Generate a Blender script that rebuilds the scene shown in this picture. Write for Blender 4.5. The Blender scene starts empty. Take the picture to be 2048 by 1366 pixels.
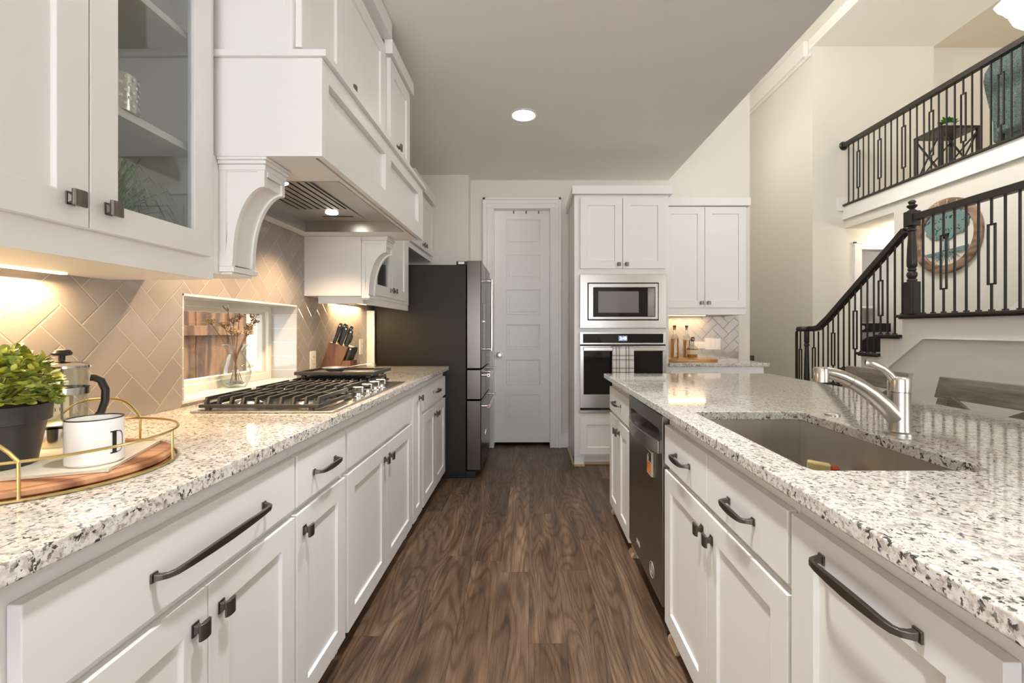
import bpy, bmesh, math, random
from mathutils import Vector, Matrix
random.seed(11)
SC = bpy.context.scene
COL = SC.collection
PI = math.pi

# ------------------------------------------------------------------ camera
CAMZ = 1.205
cam_d = bpy.data.cameras.new('camera')
cam = bpy.data.objects.new('camera', cam_d)
COL.objects.link(cam)
cam.location = (0, 0, CAMZ)
cam.rotation_euler = (PI/2, 0, 0)
cam_d.sensor_width = 36.0
cam_d.lens = 900.0/2048.0*36.0
cam_d.shift_x = -36.0/2048.0
cam_d.shift_y = -23.0/2048.0
cam_d.clip_start = 0.02
cam_d.clip_end = 200
SC.camera = cam

# ------------------------------------------------------------------ view, world, sun, daylight
SC.view_settings.view_transform = 'Standard'
SC.view_settings.look = 'None'
SC.view_settings.gamma = 1.0
SC.view_settings.use_curve_mapping = False
SC.view_settings.exposure = 0.6
SC.cycles.use_denoising = True
SC.cycles.max_bounces = 12
SC.cycles.diffuse_bounces = 8
SC.cycles.glossy_bounces = 5
SC.cycles.transmission_bounces = 8
SC.cycles.transparent_max_bounces = 12
SC.cycles.sample_clamp_indirect = 6.0
SC.cycles.caustics_reflective = False
SC.cycles.caustics_refractive = False

world = bpy.data.worlds.new('daylight')
SC.world = world
world.use_nodes = True
wbg = world.node_tree.nodes['Background']
wnt = world.node_tree
wtc = wnt.nodes.new('ShaderNodeTexCoord')
wsx = wnt.nodes.new('ShaderNodeSeparateXYZ')
wnt.links.new(wtc.outputs['Generated'], wsx.inputs[0])
wmr = wnt.nodes.new('ShaderNodeMapRange')
wmr.inputs['From Min'].default_value = -0.04
wmr.inputs['From Max'].default_value = 0.04
wnt.links.new(wsx.outputs[2], wmr.inputs['Value'])
wmx = wnt.nodes.new('ShaderNodeMix')
wmx.data_type = 'RGBA'
wmx.inputs[6].default_value = (1.36, 1.42, 1.47, 1)     # added glow below the horizon to brighten the ceiling
wmx.inputs[7].default_value = (0.79, 0.86, 0.93, 1)     # soft overcast sky
wnt.links.new(wmr.outputs[0], wmx.inputs[0])
wnt.links.new(wmx.outputs[2], wbg.inputs['Color'])
wbg.inputs['Strength'].default_value = 3.7

def light(name, kind, loc, energy, color=(1, 1, 1), rot=(0, 0, 0), size=None, size_y=None, shape=None, spot=None, blend=0.5, radius=None, angle=None, spread=None):
    d = bpy.data.lights.new(name, kind)
    d.energy = energy
    d.color = color
    if kind == 'AREA':
        d.shape = shape or ('RECTANGLE' if size_y else 'SQUARE')
        d.size = size
        if size_y:
            d.size_y = size_y
        if spread:
            d.spread = spread
    if kind == 'SPOT':
        d.spot_size = spot
        d.spot_blend = blend
    if radius is not None and kind in ('SPOT', 'POINT'):
        d.shadow_soft_size = radius
    if kind == 'SUN' and angle is not None:
        d.angle = angle
    o = bpy.data.objects.new(name, d)
    o.location = loc
    o.rotation_euler = rot
    COL.objects.link(o)
    return o

def aim(o, target):
    o.rotation_euler = (Vector(target)-o.location).to_track_quat('-Z', 'Y').to_euler()

sun = light('sun', 'SUN', (3, 2, 9), 4.0, (1.0, 0.93, 0.82), angle=0.01)
sun.rotation_euler = Vector((-0.45, 0.30, -1.0)).to_track_quat('-Z', 'Y').to_euler()
# daylight through the windows behind the photographer
day_rear = light('daylight_rear_windows', 'AREA', (0.6, -3.3, 1.5), 8, (1.0, 0.99, 0.97), size=3.2, size_y=2.0)
aim(day_rear, (0.2, 3, 1.2))
great_fill = light('great_room_fill', 'AREA', (6.2, -3.55, 1.9), 115, (1.0, 0.99, 0.97), size=4.0, size_y=2.6)  # added fill panel on a closed wall, no window there
aim(great_fill, (6.2, 6, 1.9))

# ------------------------------------------------------------------ node helpers
def new_mat(name):
    m = bpy.data.materials.new(name)
    m.use_nodes = True
    nt = m.node_tree
    b = nt.nodes['Principled BSDF']
    return m, nt, b

def nd(nt, t, **kw):
    n = nt.nodes.new(t)
    for k, v in kw.items():
        setattr(n, k, v)
    return n

def lk(nt, a, b):
    nt.links.new(a, b)

def mth(nt, op, a, b=None, c=None):
    n = nt.nodes.new('ShaderNodeMath')
    n.operation = op
    for i, v in enumerate((a, b, c)):
        if v is None:
            continue
        if isinstance(v, (int, float)):
            n.inputs[i].default_value = v
        else:
            nt.links.new(v, n.inputs[i])
    return n.outputs[0]

def ramp(nt, fac, stops, interp='LINEAR'):
    n = nt.nodes.new('ShaderNodeValToRGB')
    n.color_ramp.interpolation = interp
    cr = n.color_ramp
    while len(cr.elements) < len(stops):
        cr.elements.new(0.5)
    for e, (p, c) in zip(cr.elements, stops):
        e.position = p
        e.color = tuple(c) + (1,) if len(c) == 3 else c
    if fac is not None:
        nt.links.new(fac, n.inputs[0])
    return n.outputs[0]

def mixc(nt, fac, a, b, blend='MIX'):
    n = nt.nodes.new('ShaderNodeMix')
    n.data_type = 'RGBA'
    n.blend_type = blend
    for sock, v in ((n.inputs[0], fac), (n.inputs[6], a), (n.inputs[7], b)):
        if isinstance(v, (int, float)):
            sock.default_value = v
        elif isinstance(v, tuple):
            sock.default_value = v + (1,) if len(v) == 3 else v
        else:
            nt.links.new(v, sock)
    return n.outputs[2]

def objco(nt, scale=(1, 1, 1), rot=(0, 0, 0)):
    t = nt.nodes.new('ShaderNodeTexCoord')
    mp = nt.nodes.new('ShaderNodeMapping')
    mp.inputs['Scale'].default_value = scale
    mp.inputs['Rotation'].default_value = rot
    nt.links.new(t.outputs['Object'], mp.inputs['Vector'])
    return mp.outputs[0]

def noise(nt, vec, scale, detail=3, rough=0.5, dist=0.0, dim='3D', w=None):
    n = nt.nodes.new('ShaderNodeTexNoise')
    n.noise_dimensions = dim
    n.inputs['Scale'].default_value = scale
    n.inputs['Detail'].default_value = detail
    n.inputs['Roughness'].default_value = rough
    n.inputs['Distortion'].default_value = dist
    if vec is not None:
        nt.links.new(vec, n.inputs['Vector'])
    if w is not None:
        nt.links.new(w, n.inputs['W'])
    return n.outputs[0]

def bump(nt, b, height, strength=0.2, dist=0.002):
    n = nt.nodes.new('ShaderNodeBump')
    n.inputs['Strength'].default_value = strength
    n.inputs['Distance'].default_value = dist
    nt.links.new(height, n.inputs['Height'])
    nt.links.new(n.outputs[0], b.inputs['Normal'])

def paint(name, col, rough=0.5, metal=0.0, tex=None, spec=0.5, var=0.0):
    m, nt, b = new_mat(name)
    b.inputs['Base Color'].default_value = tuple(col) + (1,)
    b.inputs['Roughness'].default_value = rough
    b.inputs['Metallic'].default_value = metal
    b.inputs['Specular IOR Level'].default_value = spec
    v = objco(nt)
    if tex:
        sc, st, ds = tex
        bump(nt, b, noise(nt, v, sc, 3), st, ds)
    if var:
        n = noise(nt, v, 6.0, 3)
        c = ramp(nt, n, [(0.3, [x*(1-var) for x in col]), (0.7, [min(1, x*(1+var)) for x in col])])
        lk(nt, c, b.inputs['Base Color'])
    return m

def brushed(name, col, rough=0.28, stretch=(4, 4, 220), st=0.08):
    m, nt, b = new_mat(name)
    b.inputs['Metallic'].default_value = 1.0
    n = noise(nt, objco(nt, stretch), 1.0, 2)
    c = ramp(nt, n, [(0.3, [x*0.965 for x in col]), (0.7, col)])
    lk(nt, c, b.inputs['Base Color'])
    r = mth(nt, 'ADD', mth(nt, 'MULTIPLY', n, 0.06), rough-0.03)
    lk(nt, r, b.inputs['Roughness'])
    return m

def wood(name, cols, stretch=(14, 14, 1.2), ring=9.0, rough=0.45, fine=0.25, bumpst=0.1):
    m, nt, b = new_mat(name)
    v = objco(nt, stretch)
    n1 = noise(nt, v, 0.6, 2, 0.5, 0.3)
    rings = mth(nt, 'SINE', mth(nt, 'MULTIPLY', n1, ring*6.28))
    rings = mth(nt, 'ADD', mth(nt, 'MULTIPLY', rings, 0.5), 0.5)
    n2 = noise(nt, objco(nt, tuple(s*6 for s in stretch)), 1.0, 3)
    f = mth(nt, 'ADD', mth(nt, 'MULTIPLY', rings, 1-fine), mth(nt, 'MULTIPLY', n2, fine))
    c = ramp(nt, f, [(0.15, cols[0]), (0.5, cols[1]), (0.85, cols[2])])
    lk(nt, c, b.inputs['Base Color'])
    b.inputs['Roughness'].default_value = rough
    bump(nt, b, f, bumpst, 0.001)
    return m

def thin_glass(name, tint=(1, 1, 1), refl=0.12, rough=0.0, ior=1.5):
    m = bpy.data.materials.new(name)
    m.use_nodes = True
    nt = m.node_tree
    nt.nodes.clear()
    out = nd(nt, 'ShaderNodeOutputMaterial')
    tr = nd(nt, 'ShaderNodeBsdfTransparent')
    tr.inputs[0].default_value = tint + (1,)
    gl = nd(nt, 'ShaderNodeBsdfGlossy')
    gl.inputs['Roughness'].default_value = rough
    fr = nd(nt, 'ShaderNodeFresnel')
    ge = nd(nt, 'ShaderNodeNewGeometry')
    bk = mth(nt, 'MULTIPLY', ge.outputs['Backfacing'], 1.0/ior-ior)
    lk(nt, mth(nt, 'ADD', bk, ior), fr.inputs[0])
    mx = nd(nt, 'ShaderNodeMixShader')
    f = mth(nt, 'MINIMUM', mth(nt, 'ADD', mth(nt, 'MULTIPLY', fr.outputs[0], 1.0), refl*0.2), 1.0)
    lk(nt, f, mx.inputs[0])
    lk(nt, tr.outputs[0], mx.inputs[1])
    lk(nt, gl.outputs[0], mx.inputs[2])
    lk(nt, mx.outputs[0], out.inputs[0])
    return m

def emit(name, col, strength):
    m = bpy.data.materials.new(name)
    m.use_nodes = True
    nt = m.node_tree
    b = nt.nodes['Principled BSDF']
    b.inputs['Base Color'].default_value = tuple(col) + (1,)
    b.inputs['Emission Color'].default_value = tuple(col) + (1,)
    b.inputs['Emission Strength'].default_value = strength
    return m

# ------------------------------------------------------------------ materials
M = {}
M['wall'] = paint('wall_paint', (0.76, 0.735, 0.675), 0.75, tex=(260, 0.05, 0.001))
M['wall_grey'] = paint('stair_panel_paint', (0.74, 0.73, 0.69), 0.75, tex=(260, 0.05, 0.001))
M['ceil'] = paint('ceiling_paint', (0.90, 0.885, 0.835), 0.85, tex=(70, 0.25, 0.003))
M['trim'] = paint('trim_white', (0.86, 0.85, 0.825), 0.4)
M['cab'] = paint('cabinet_paint', (0.785, 0.772, 0.76), 0.38)
M['cab_in'] = paint('cabinet_interior', (0.62, 0.60, 0.55), 0.5)
M['light_rail'] = paint('underside_wood', (0.70, 0.66, 0.58), 0.5)
M['pewter'] = paint('pewter_hardware', (0.16, 0.145, 0.13), 0.32, 1.0)
M['chrome'] = paint('chrome', (0.75, 0.74, 0.72), 0.12, 1.0)
M['faucet_polish'] = paint('polished_nickel', (0.62, 0.585, 0.54), 0.2, 1.0)
M['nickel'] = brushed('brushed_nickel', (0.50, 0.475, 0.44), 0.3, (6, 6, 160))
M['steel'] = brushed('stainless', (0.60, 0.58, 0.55), 0.25, (4, 4, 300))
M['steel_hood'] = brushed('stainless_hood', (0.44, 0.425, 0.405), 0.3, (4, 120, 4))
M['steel_sink'] = brushed('stainless_sink', (0.66, 0.62, 0.57), 0.36, (60, 60, 4))
M['black_steel'] = brushed('black_stainless', (0.135, 0.122, 0.11), 0.25, (4, 4, 300))
M['dw_steel'] = brushed('dishwasher_steel', (0.31, 0.28, 0.25), 0.30, (4, 4, 300))
M['iron'] = paint('cast_iron', (0.035, 0.033, 0.032), 0.42, tex=(500, 0.1, 0.0005))
M['black'] = paint('black_plastic', (0.014, 0.013, 0.013), 0.35)
M['dark_gap'] = paint('dark_gap', (0.02, 0.019, 0.018), 0.7)
M['black_glass'] = paint('black_glass', (0.014, 0.012, 0.011), 0.05, spec=0.35)
M['rail'] = paint('espresso_wood', (0.024, 0.019, 0.016), 0.33)
M['baluster'] = paint('baluster_iron', (0.022, 0.019, 0.016), 0.45)
M['glass'] = thin_glass('clear_glass', (0.93, 0.95, 0.93))
M['glass_door'] = thin_glass('cabinet_glass', (0.93, 0.95, 0.94), 0.1)
M['window_glass'] = thin_glass('window_glass', (0.97, 0.98, 0.97), 0.1)
M['white_plastic'] = paint('white_plastic', (0.82, 0.79, 0.74), 0.35)
M['ceramic'] = paint('white_ceramic', (0.82, 0.81, 0.78), 0.12)
M['pot'] = paint('charcoal_pot', (0.035, 0.035, 0.036), 0.4)
M['soil'] = paint('soil', (0.05, 0.035, 0.02), 0.9, tex=(200, 0.6, 0.004))
M['brass'] = paint('brushed_brass', (0.62, 0.47, 0.20), 0.28, 1.0)
M['paper'] = paint('magazine_paper', (0.72, 0.66, 0.54), 0.55, var=0.18)
M['led'] = emit('lamp_lens', (1.0, 0.95, 0.86), 14.0)
M['clock'] = emit('clock_digits', (0.75, 0.85, 1.0), 2.5)
M['clock_bg'] = emit('clock_screen', (0.12, 0.15, 0.24), 0.9)
M['amber'] = paint('amber_whiskey', (0.5, 0.15, 0.008), 0.06)
b_ = M['amber'].node_tree.nodes['Principled BSDF']
b_.inputs['Transmission Weight'].default_value = 0.35
M['amber'].node_tree.nodes['Principled BSDF'].inputs['Base Color'].default_value = (0.78, 0.30, 0.010, 1)
M['label'] = paint('paper_label', (0.66, 0.58, 0.46), 0.6, var=0.2)
M['cork'] = paint('cork_brown', (0.14, 0.08, 0.04), 0.6)
M['red'] = paint('red_enamel', (0.5, 0.02, 0.015), 0.3)
M['sponge'] = paint('sponge_yellow', (0.80, 0.62, 0.26), 0.9, tex=(300, 0.8, 0.004))
M['red_pad'] = paint('scrub_pad_red', (0.62, 0.07, 0.02), 0.9, tex=(400, 0.8, 0.003))
M['orange'] = paint('orange_enamel', (0.75, 0.20, 0.03), 0.5)
M['magnet'] = paint('magnet_face', (0.55, 0.52, 0.44), 0.5)
M['stone'] = paint('river_stone', (0.25, 0.26, 0.27), 0.4, var=0.4)
M['dry_stem'] = paint('dried_stem', (0.17, 0.085, 0.045), 0.8)
M['dry_bloom'] = paint('dried_bloom', (0.33, 0.22, 0.11), 0.9, tex=(300, 0.8, 0.004))
M['dry_bloom2'] = paint('dried_bloom_yellow', (0.50, 0.40, 0.16), 0.9, tex=(300, 0.8, 0.004))
M['white_marble'] = paint('sill_tile', (0.74, 0.74, 0.73), 0.12)
M['vinyl'] = paint('window_vinyl', (0.74, 0.71, 0.62), 0.4)
M['ground'] = paint('yard_soil', (0.28, 0.24, 0.18), 0.9, var=0.3)
M['teal'] = paint('teal_enamel', (0.17, 0.27, 0.27), 0.55, var=0.1)
M['gold'] = paint('gold_letter', (0.70, 0.55, 0.28), 0.4)
M['washer'] = paint('washer_silver', (0.34, 0.34, 0.36), 0.35)
M['laundry_wall'] = paint('laundry_wall_paint', (0.52, 0.50, 0.49), 0.7)
M['hall_wall'] = paint('hall_wall_paint', (0.70, 0.63, 0.52), 0.75)
M['silver_vase'] = paint('hammered_silver', (0.45, 0.42, 0.39), 0.25, 1.0)
M['shade'] = emit('lit_glass_shade', (1.0, 0.97, 0.92), 2.6)

def leaf_mat(name, a, b2):
    m, nt, b = new_mat(name)
    n = noise(nt, objco(nt), 45.0, 2)
    c = ramp(nt, n, [(0.32, a), (0.52, [(x+y)/2 for x, y in zip(a, b2)]), (0.68, b2)])
    lk(nt, c, b.inputs['Base Color'])
    b.inputs['Roughness'].default_value = 0.4
    b.inputs['Subsurface Weight'].default_value = 0.0
    return m
M['leaf'] = leaf_mat('boxwood_leaf', (0.20, 0.29, 0.09), (0.66, 0.64, 0.09))
M['grass'] = leaf_mat('grass_blade', (0.05, 0.12, 0.05), (0.20, 0.33, 0.13))
M['succulent'] = leaf_mat('succulent_leaf', (0.05, 0.22, 0.03), (0.12, 0.36, 0.06))

def granite():
    m, nt, b = new_mat('granite_speckled')
    v = objco(nt)
    n1 = noise(nt, v, 105.0, 4, 0.6, 0.4)
    base = ramp(nt, n1, [(0.33, (0.20, 0.175, 0.15)), (0.41, (0.46, 0.41, 0.36)), (0.47, (0.68, 0.63, 0.555)), (0.56, (0.76, 0.73, 0.675)), (0.72, (0.57, 0.52, 0.47))])
    n5 = noise(nt, objco(nt, (1, 1, 1), (0.2, 0.9, 0.5)), 30.0, 3, 0.55)
    warm = ramp(nt, n5, [(0.42, (0, 0, 0)), (0.62, (0.75, 0.75, 0.75))])
    base = mixc(nt, warm, base, (0.80, 0.775, 0.73))
    n2 = noise(nt, objco(nt, (1, 1, 1), (0.4, 0.2, 0.7)), 105.0, 4, 0.62, 0.3)
    black = ramp(nt, n2, [(0.415, (1, 1, 1)), (0.45, (0, 0, 0))])
    n3 = noise(nt, v, 26.0, 2)
    dens = ramp(nt, n3, [(0.36, (0.25, 0.25, 0.25)), (0.52, (1, 1, 1))])
    c = mixc(nt, mth(nt, 'MULTIPLY', black, dens), base, (0.055, 0.048, 0.042))
    n4 = noise(nt, objco(nt, (1, 1, 1), (0.9, 0.1, 0.3)), 75.0, 3, 0.6)
    tan = ramp(nt, n4, [(0.52, (0, 0, 0)), (0.63, (0.75, 0.75, 0.75))])
    c = mixc(nt, tan, c, (0.49, 0.43, 0.38))
    lk(nt, c, b.inputs['Base Color'])
    b.inputs['Roughness'].default_value = 0.07
    b.inputs['Specular IOR Level'].default_value = 0.6
    b.inputs['Coat Weight'].default_value = 0.3
    b.inputs['Coat Roughness'].default_value = 0.03
    return m
M['granite'] = granite()

def floor_mat():
    m, nt, b = new_mat('walnut_plank_floor')
    t = nd(nt, 'ShaderNodeTexCoord')
    sx = nd(nt, 'ShaderNodeSeparateXYZ')
    lk(nt, t.outputs['Object'], sx.inputs[0])
    X, Y = sx.outputs[0], sx.outputs[1]
    W, L = 0.145, 1.22
    col = mth(nt, 'FLOOR', mth(nt, 'DIVIDE', mth(nt, 'ADD', X, 0.005), W))
    wn = nd(nt, 'ShaderNodeTexWhiteNoise', noise_dimensions='1D')
    lk(nt, col, wn.inputs['W'])
    ys = mth(nt, 'ADD', Y, mth(nt, 'MULTIPLY', wn.outputs[0], L))
    row = mth(nt, 'FLOOR', mth(nt, 'DIVIDE', ys, L))
    cid = nd(nt, 'ShaderNodeCombineXYZ')
    lk(nt, col, cid.inputs[0]); lk(nt, row, cid.inputs[1])
    wn2 = nd(nt, 'ShaderNodeTexWhiteNoise', noise_dimensions='2D')
    lk(nt, cid.outputs[0], wn2.inputs['Vector'])
    rid = wn2.outputs[0]
    off = mth(nt, 'MULTIPLY', rid, 37.0)
    cv = nd(nt, 'ShaderNodeCombineXYZ')
    lk(nt, mth(nt, 'MULTIPLY', X, 6.5), cv.inputs[0])
    lk(nt, mth(nt, 'MULTIPLY', Y, 0.95), cv.inputs[1])
    lk(nt, off, cv.inputs[2])
    n1 = noise(nt, cv.outputs[0], 1.0, 1.0, 0.4, 0.25)
    cf0 = nd(nt, 'ShaderNodeCombineXYZ')
    lk(nt, mth(nt, 'MULTIPLY', X, 60.0), cf0.inputs[0]); lk(nt, mth(nt, 'MULTIPLY', Y, 4.0), cf0.inputs[1]); lk(nt, off, cf0.inputs[2])
    fine0 = noise(nt, cf0.outputs[0], 1.0, 2, 0.5)
    ringf0 = mth(nt, 'ADD', mth(nt, 'MULTIPLY', mth(nt, 'SINE', mth(nt, 'ADD', mth(nt, 'MULTIPLY', n1, 105.0), mth(nt, 'MULTIPLY', fine0, 2.6))), 0.5), 0.5)
    ringf = mth(nt, 'SUBTRACT', 1.0, mth(nt, 'POWER', ringf0, 3.0))
    cf = nd(nt, 'ShaderNodeCombineXYZ')
    lk(nt, mth(nt, 'MULTIPLY', X, 240.0), cf.inputs[0])
    lk(nt, mth(nt, 'MULTIPLY', Y, 7.0), cf.inputs[1])
    lk(nt, off, cf.inputs[2])
    fine = noise(nt, cf.outputs[0], 1.0, 3, 0.6)
    cb = nd(nt, 'ShaderNodeCombineXYZ')
    lk(nt, mth(nt, 'MULTIPLY', X, 16.0), cb.inputs[0])
    lk(nt, mth(nt, 'MULTIPLY', Y, 1.8), cb.inputs[1])
    lk(nt, off, cb.inputs[2])
    broad = noise(nt, cb.outputs[0], 1.0, 3, 0.55, 0.4)
    f = mth(nt, 'ADD', mth(nt, 'MULTIPLY', ringf, 0.10), mth(nt, 'ADD', mth(nt, 'MULTIPLY', fine, 0.32), mth(nt, 'MULTIPLY', broad, 0.58)))
    f = mth(nt, 'ADD', f, mth(nt, 'MULTIPLY', mth(nt, 'SUBTRACT', rid, 0.5), 0.14))
    c = ramp(nt, f, [(0.30, (0.026, 0.016, 0.010)), (0.46, (0.076, 0.044, 0.026)), (0.60, (0.142, 0.087, 0.053)), (0.80, (0.31, 0.205, 0.125))])
    fx = mth(nt, 'FRACT', mth(nt, 'DIVIDE', mth(nt, 'ADD', X, 0.005), W))
    ex = mth(nt, 'MULTIPLY', mth(nt, 'MINIMUM', fx, mth(nt, 'SUBTRACT', 1.0, fx)), W)
    fy = mth(nt, 'FRACT', mth(nt, 'DIVIDE', ys, L))
    ey = mth(nt, 'MULTIPLY', mth(nt, 'MINIMUM', fy, mth(nt, 'SUBTRACT', 1.0, fy)), L)
    seam = mth(nt, 'LESS_THAN', mth(nt, 'MINIMUM', ex, ey), 0.0009)
    c = mixc(nt, mth(nt, 'MULTIPLY', seam, 0.6), c, (0.02, 0.012, 0.008))
    lk(nt, c, b.inputs['Base Color'])
    b.inputs['Roughness'].default_value = 0.38
    b.inputs['Specular IOR Level'].default_value = 0.42
    bump(nt, b, f, 0.12, 0.001)
    return m
M['floor'] = floor_mat()

def herringbone(name, ax):
    """Glossy taupe 3x6 tile in a 45 degree herringbone with pale grout."""
    m, nt, b = new_mat(name)
    t = nd(nt, 'ShaderNodeTexCoord')
    sx = nd(nt, 'ShaderNodeSeparateXYZ')
    lk(nt, t.outputs['Object'], sx.inputs[0])
    A, B = sx.outputs[ax], sx.outputs[2]
    w = 0.079
    k = 1.0/(math.sqrt(2)*w)
    p = mth(nt, 'ADD', mth(nt, 'MULTIPLY', mth(nt, 'ADD', A, B), k), 100.37)
    q = mth(nt, 'ADD', mth(nt, 'MULTIPLY', mth(nt, 'SUBTRACT', B, A), k), 100.81)
    i = mth(nt, 'FLOOR', p); j = mth(nt, 'FLOOR', q)
    fx = mth(nt, 'SUBTRACT', p, i); fy = mth(nt, 'SUBTRACT', q, j)
    kk = mth(nt, 'FLOORED_MODULO', mth(nt, 'SUBTRACT', i, j), 4.0)
    is1 = mth(nt, 'COMPARE', kk, 1.0, 0.3)
    is2 = mth(nt, 'COMPARE', kk, 2.0, 0.3)
    hor = mth(nt, 'LESS_THAN', kk, 1.5)
    u = mth(nt, 'ADD', fx, is1)
    v = mth(nt, 'ADD', fy, is2)
    um = mth(nt, 'SUBTRACT', mth(nt, 'ADD', 1.0, hor), u)
    vm = mth(nt, 'SUBTRACT', mth(nt, 'SUBTRACT', 2.0, hor), v)
    d = mth(nt, 'MINIMUM', mth(nt, 'MINIMUM', u, um), mth(nt, 'MINIMUM', v, vm))
    d = mth(nt, 'MULTIPLY', d, w)
    grout = mth(nt, 'LESS_THAN', d, 0.0010)
    cid = nd(nt, 'ShaderNodeCombineXYZ')
    lk(nt, mth(nt, 'SUBTRACT', i, is1), cid.inputs[0])
    lk(nt, mth(nt, 'SUBTRACT', j, is2), cid.inputs[1])
    lk(nt, hor, cid.inputs[2])
    wn = nd(nt, 'ShaderNodeTexWhiteNoise', noise_dimensions='3D')
    lk(nt, cid.outputs[0], wn.inputs['Vector'])
    tile = ramp(nt, wn.outputs[0], [(0.0, (0.300, 0.266, 0.242)), (1.0, (0.352, 0.314, 0.287))])
    c = mixc(nt, grout, tile, (0.50, 0.45, 0.40))
    lk(nt, c, b.inputs['Base Color'])
    lk(nt, mth(nt, 'ADD', mth(nt, 'MULTIPLY', grout, 0.5), 0.09), b.inputs['Roughness'])
    mr = nd(nt, 'ShaderNodeMapRange')
    mr.interpolation_type = 'SMOOTHSTEP'
    mr.inputs['From Min'].default_value = 0.0008
    mr.inputs['From Max'].default_value = 0.0042
    lk(nt, d, mr.inputs['Value'])
    wob = noise(nt, t.outputs['Object'], 22.0, 2)
    h = mth(nt, 'ADD', mr.outputs[0], mth(nt, 'MULTIPLY', wob, 0.35))
    bump(nt, b, h, 0.5, 0.0014)
    return m
M['tile_left'] = herringbone('herringbone_tile_left', 1)
M['tile_bar'] = herringbone('herringbone_tile_bar', 0)

def jamb_mat():
    m, nt, b = new_mat('jamb_tile')
    t = nd(nt, 'ShaderNodeTexCoord')
    sx = nd(nt, 'ShaderNodeSeparateXYZ')
    lk(nt, t.outputs['Object'], sx.inputs[0])
    f = mth(nt, 'FRACT', mth(nt, 'DIVIDE', mth(nt, 'ADD', sx.outputs[2], 0.010), 0.0765))
    g = mth(nt, 'LESS_THAN', mth(nt, 'MINIMUM', f, mth(nt, 'SUBTRACT', 1.0, f)), 0.018)
    c = mixc(nt, g, (0.50, 0.48, 0.46), (0.75, 0.73, 0.70))
    lk(nt, c, b.inputs['Base Color'])
    b.inputs['Roughness'].default_value = 0.1
    return m
M['jamb'] = jamb_mat()

M['fence'] = wood('cedar_fence', [(0.075, 0.030, 0.012), (0.17, 0.072, 0.027), (0.29, 0.14, 0.06)], (9, 9, 1.0), 3.0, 0.8, 0.45)
M['acacia'] = wood('acacia_board', [(0.20, 0.075, 0.03), (0.40, 0.17, 0.075), (0.58, 0.30, 0.15)], (3, 22, 10), 2.0, 0.4, 0.3)
M['block'] = wood('knife_block_wood', [(0.075, 0.030, 0.014), (0.14, 0.058, 0.028), (0.21, 0.10, 0.05)], (18, 18, 3), 2.0, 0.45, 0.4)
M['board'] = wood('serving_board_wood', [(0.30, 0.14, 0.05), (0.48, 0.25, 0.10), (0.6, 0.36, 0.17)], (3, 20, 20), 2.0, 0.5, 0.3)
M['stool'] = wood('weathered_grey_wood', [(0.14, 0.12, 0.10), (0.25, 0.22, 0.19), (0.36, 0.33, 0.29)], (30, 2.2, 30), 2.0, 0.6, 0.6)
M['sign_wood'] = wood('sign_frame_wood', [(0.14, 0.085, 0.055), (0.26, 0.165, 0.11), (0.36, 0.25, 0.18)], (10, 3, 10), 3.0, 0.6, 0.4)
M['tread'] = wood('dark_tread_wood', [(0.018, 0.013, 0.010), (0.028, 0.020, 0.015), (0.040, 0.030, 0.023)], (10, 2, 10), 3.0, 0.35, 0.4)
M['shoe'] = paint('shoe_mould', (0.50, 0.36, 0.22), 0.45)

def plaid():
    m, nt, b = new_mat('plaid_towel')
    t = nd(nt, 'ShaderNodeTexCoord')
    sx = nd(nt, 'ShaderNodeSeparateXYZ')
    lk(nt, t.outputs['Object'], sx.inputs[0])
    def lines(s, period, marks, off):
        f = mth(nt, 'FRACT', mth(nt, 'DIVIDE', mth(nt, 'ADD', s, off), period))
        acc = None
        for c, w in marks:
            l = mth(nt, 'COMPARE', f, c, w)
            acc = l if acc is None else mth(nt, 'MAXIMUM', acc, l)
        return acc
    lx = lines(sx.outputs[0], 0.084, [(0.16, 0.03), (0.26, 0.012), (0.86, 0.03), (0.96, 0.012)], 5.0)
    lz = lines(sx.outputs[2], 0.110, [(0.20, 0.022), (0.30, 0.009), (0.80, 0.009), (0.90, 0.022)], 5.02)
    k = mth(nt, 'MAXIMUM', lx, lz)
    c = mixc(nt, k, (0.78, 0.76, 0.73), (0.05, 0.048, 0.05))
    lk(nt, c, b.inputs['Base Color'])
    b.inputs['Roughness'].default_value = 0.9
    return m
M['plaid'] = plaid()

def chair_fabric():
    m, nt, b = new_mat('teal_jacquard')
    n = noise(nt, objco(nt), 30.0, 1, 0.5, 2.5)
    f = mth(nt, 'ADD', mth(nt, 'MULTIPLY', mth(nt, 'SINE', mth(nt, 'MULTIPLY', n, 42.0)), 0.5), 0.5)
    c = ramp(nt, f, [(0.40, (0.015, 0.022, 0.022)), (0.62, (0.15, 0.225, 0.21))])
    lk(nt, c, b.inputs['Base Color'])
    b.inputs['Roughness'].default_value = 0.7
    return m
M['jacquard'] = chair_fabric()

def fridge_side():
    m, nt, b = new_mat('textured_black_steel')
    b.inputs['Base Color'].default_value = (0.020, 0.017, 0.013, 1)
    b.inputs['Roughness'].default_value = 0.27
    b.inputs['Specular IOR Level'].default_value = 0.28
    n = noise(nt, objco(nt), 150.0, 3, 0.6)
    bump(nt, b, n, 0.9, 0.003)
    return m
M['fridge_side'] = fridge_side()

def stonewall():
    m, nt, b = new_mat('neighbour_stone')
    v = nd(nt, 'ShaderNodeTexVoronoi')
    v.inputs['Scale'].default_value = 5.0
    lk(nt, objco(nt, (1, 1, 1.6)), v.inputs['Vector'])
    c = ramp(nt, v.outputs['Color'], [(0.2, (0.30, 0.20, 0.12)), (0.5, (0.62, 0.50, 0.36)), (0.8, (0.75, 0.66, 0.52))])
    lk(nt, c, b.inputs['Base Color'])
    b.inputs['Roughness'].default_value = 0.9
    return m
M['neighbour'] = stonewall()

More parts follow.
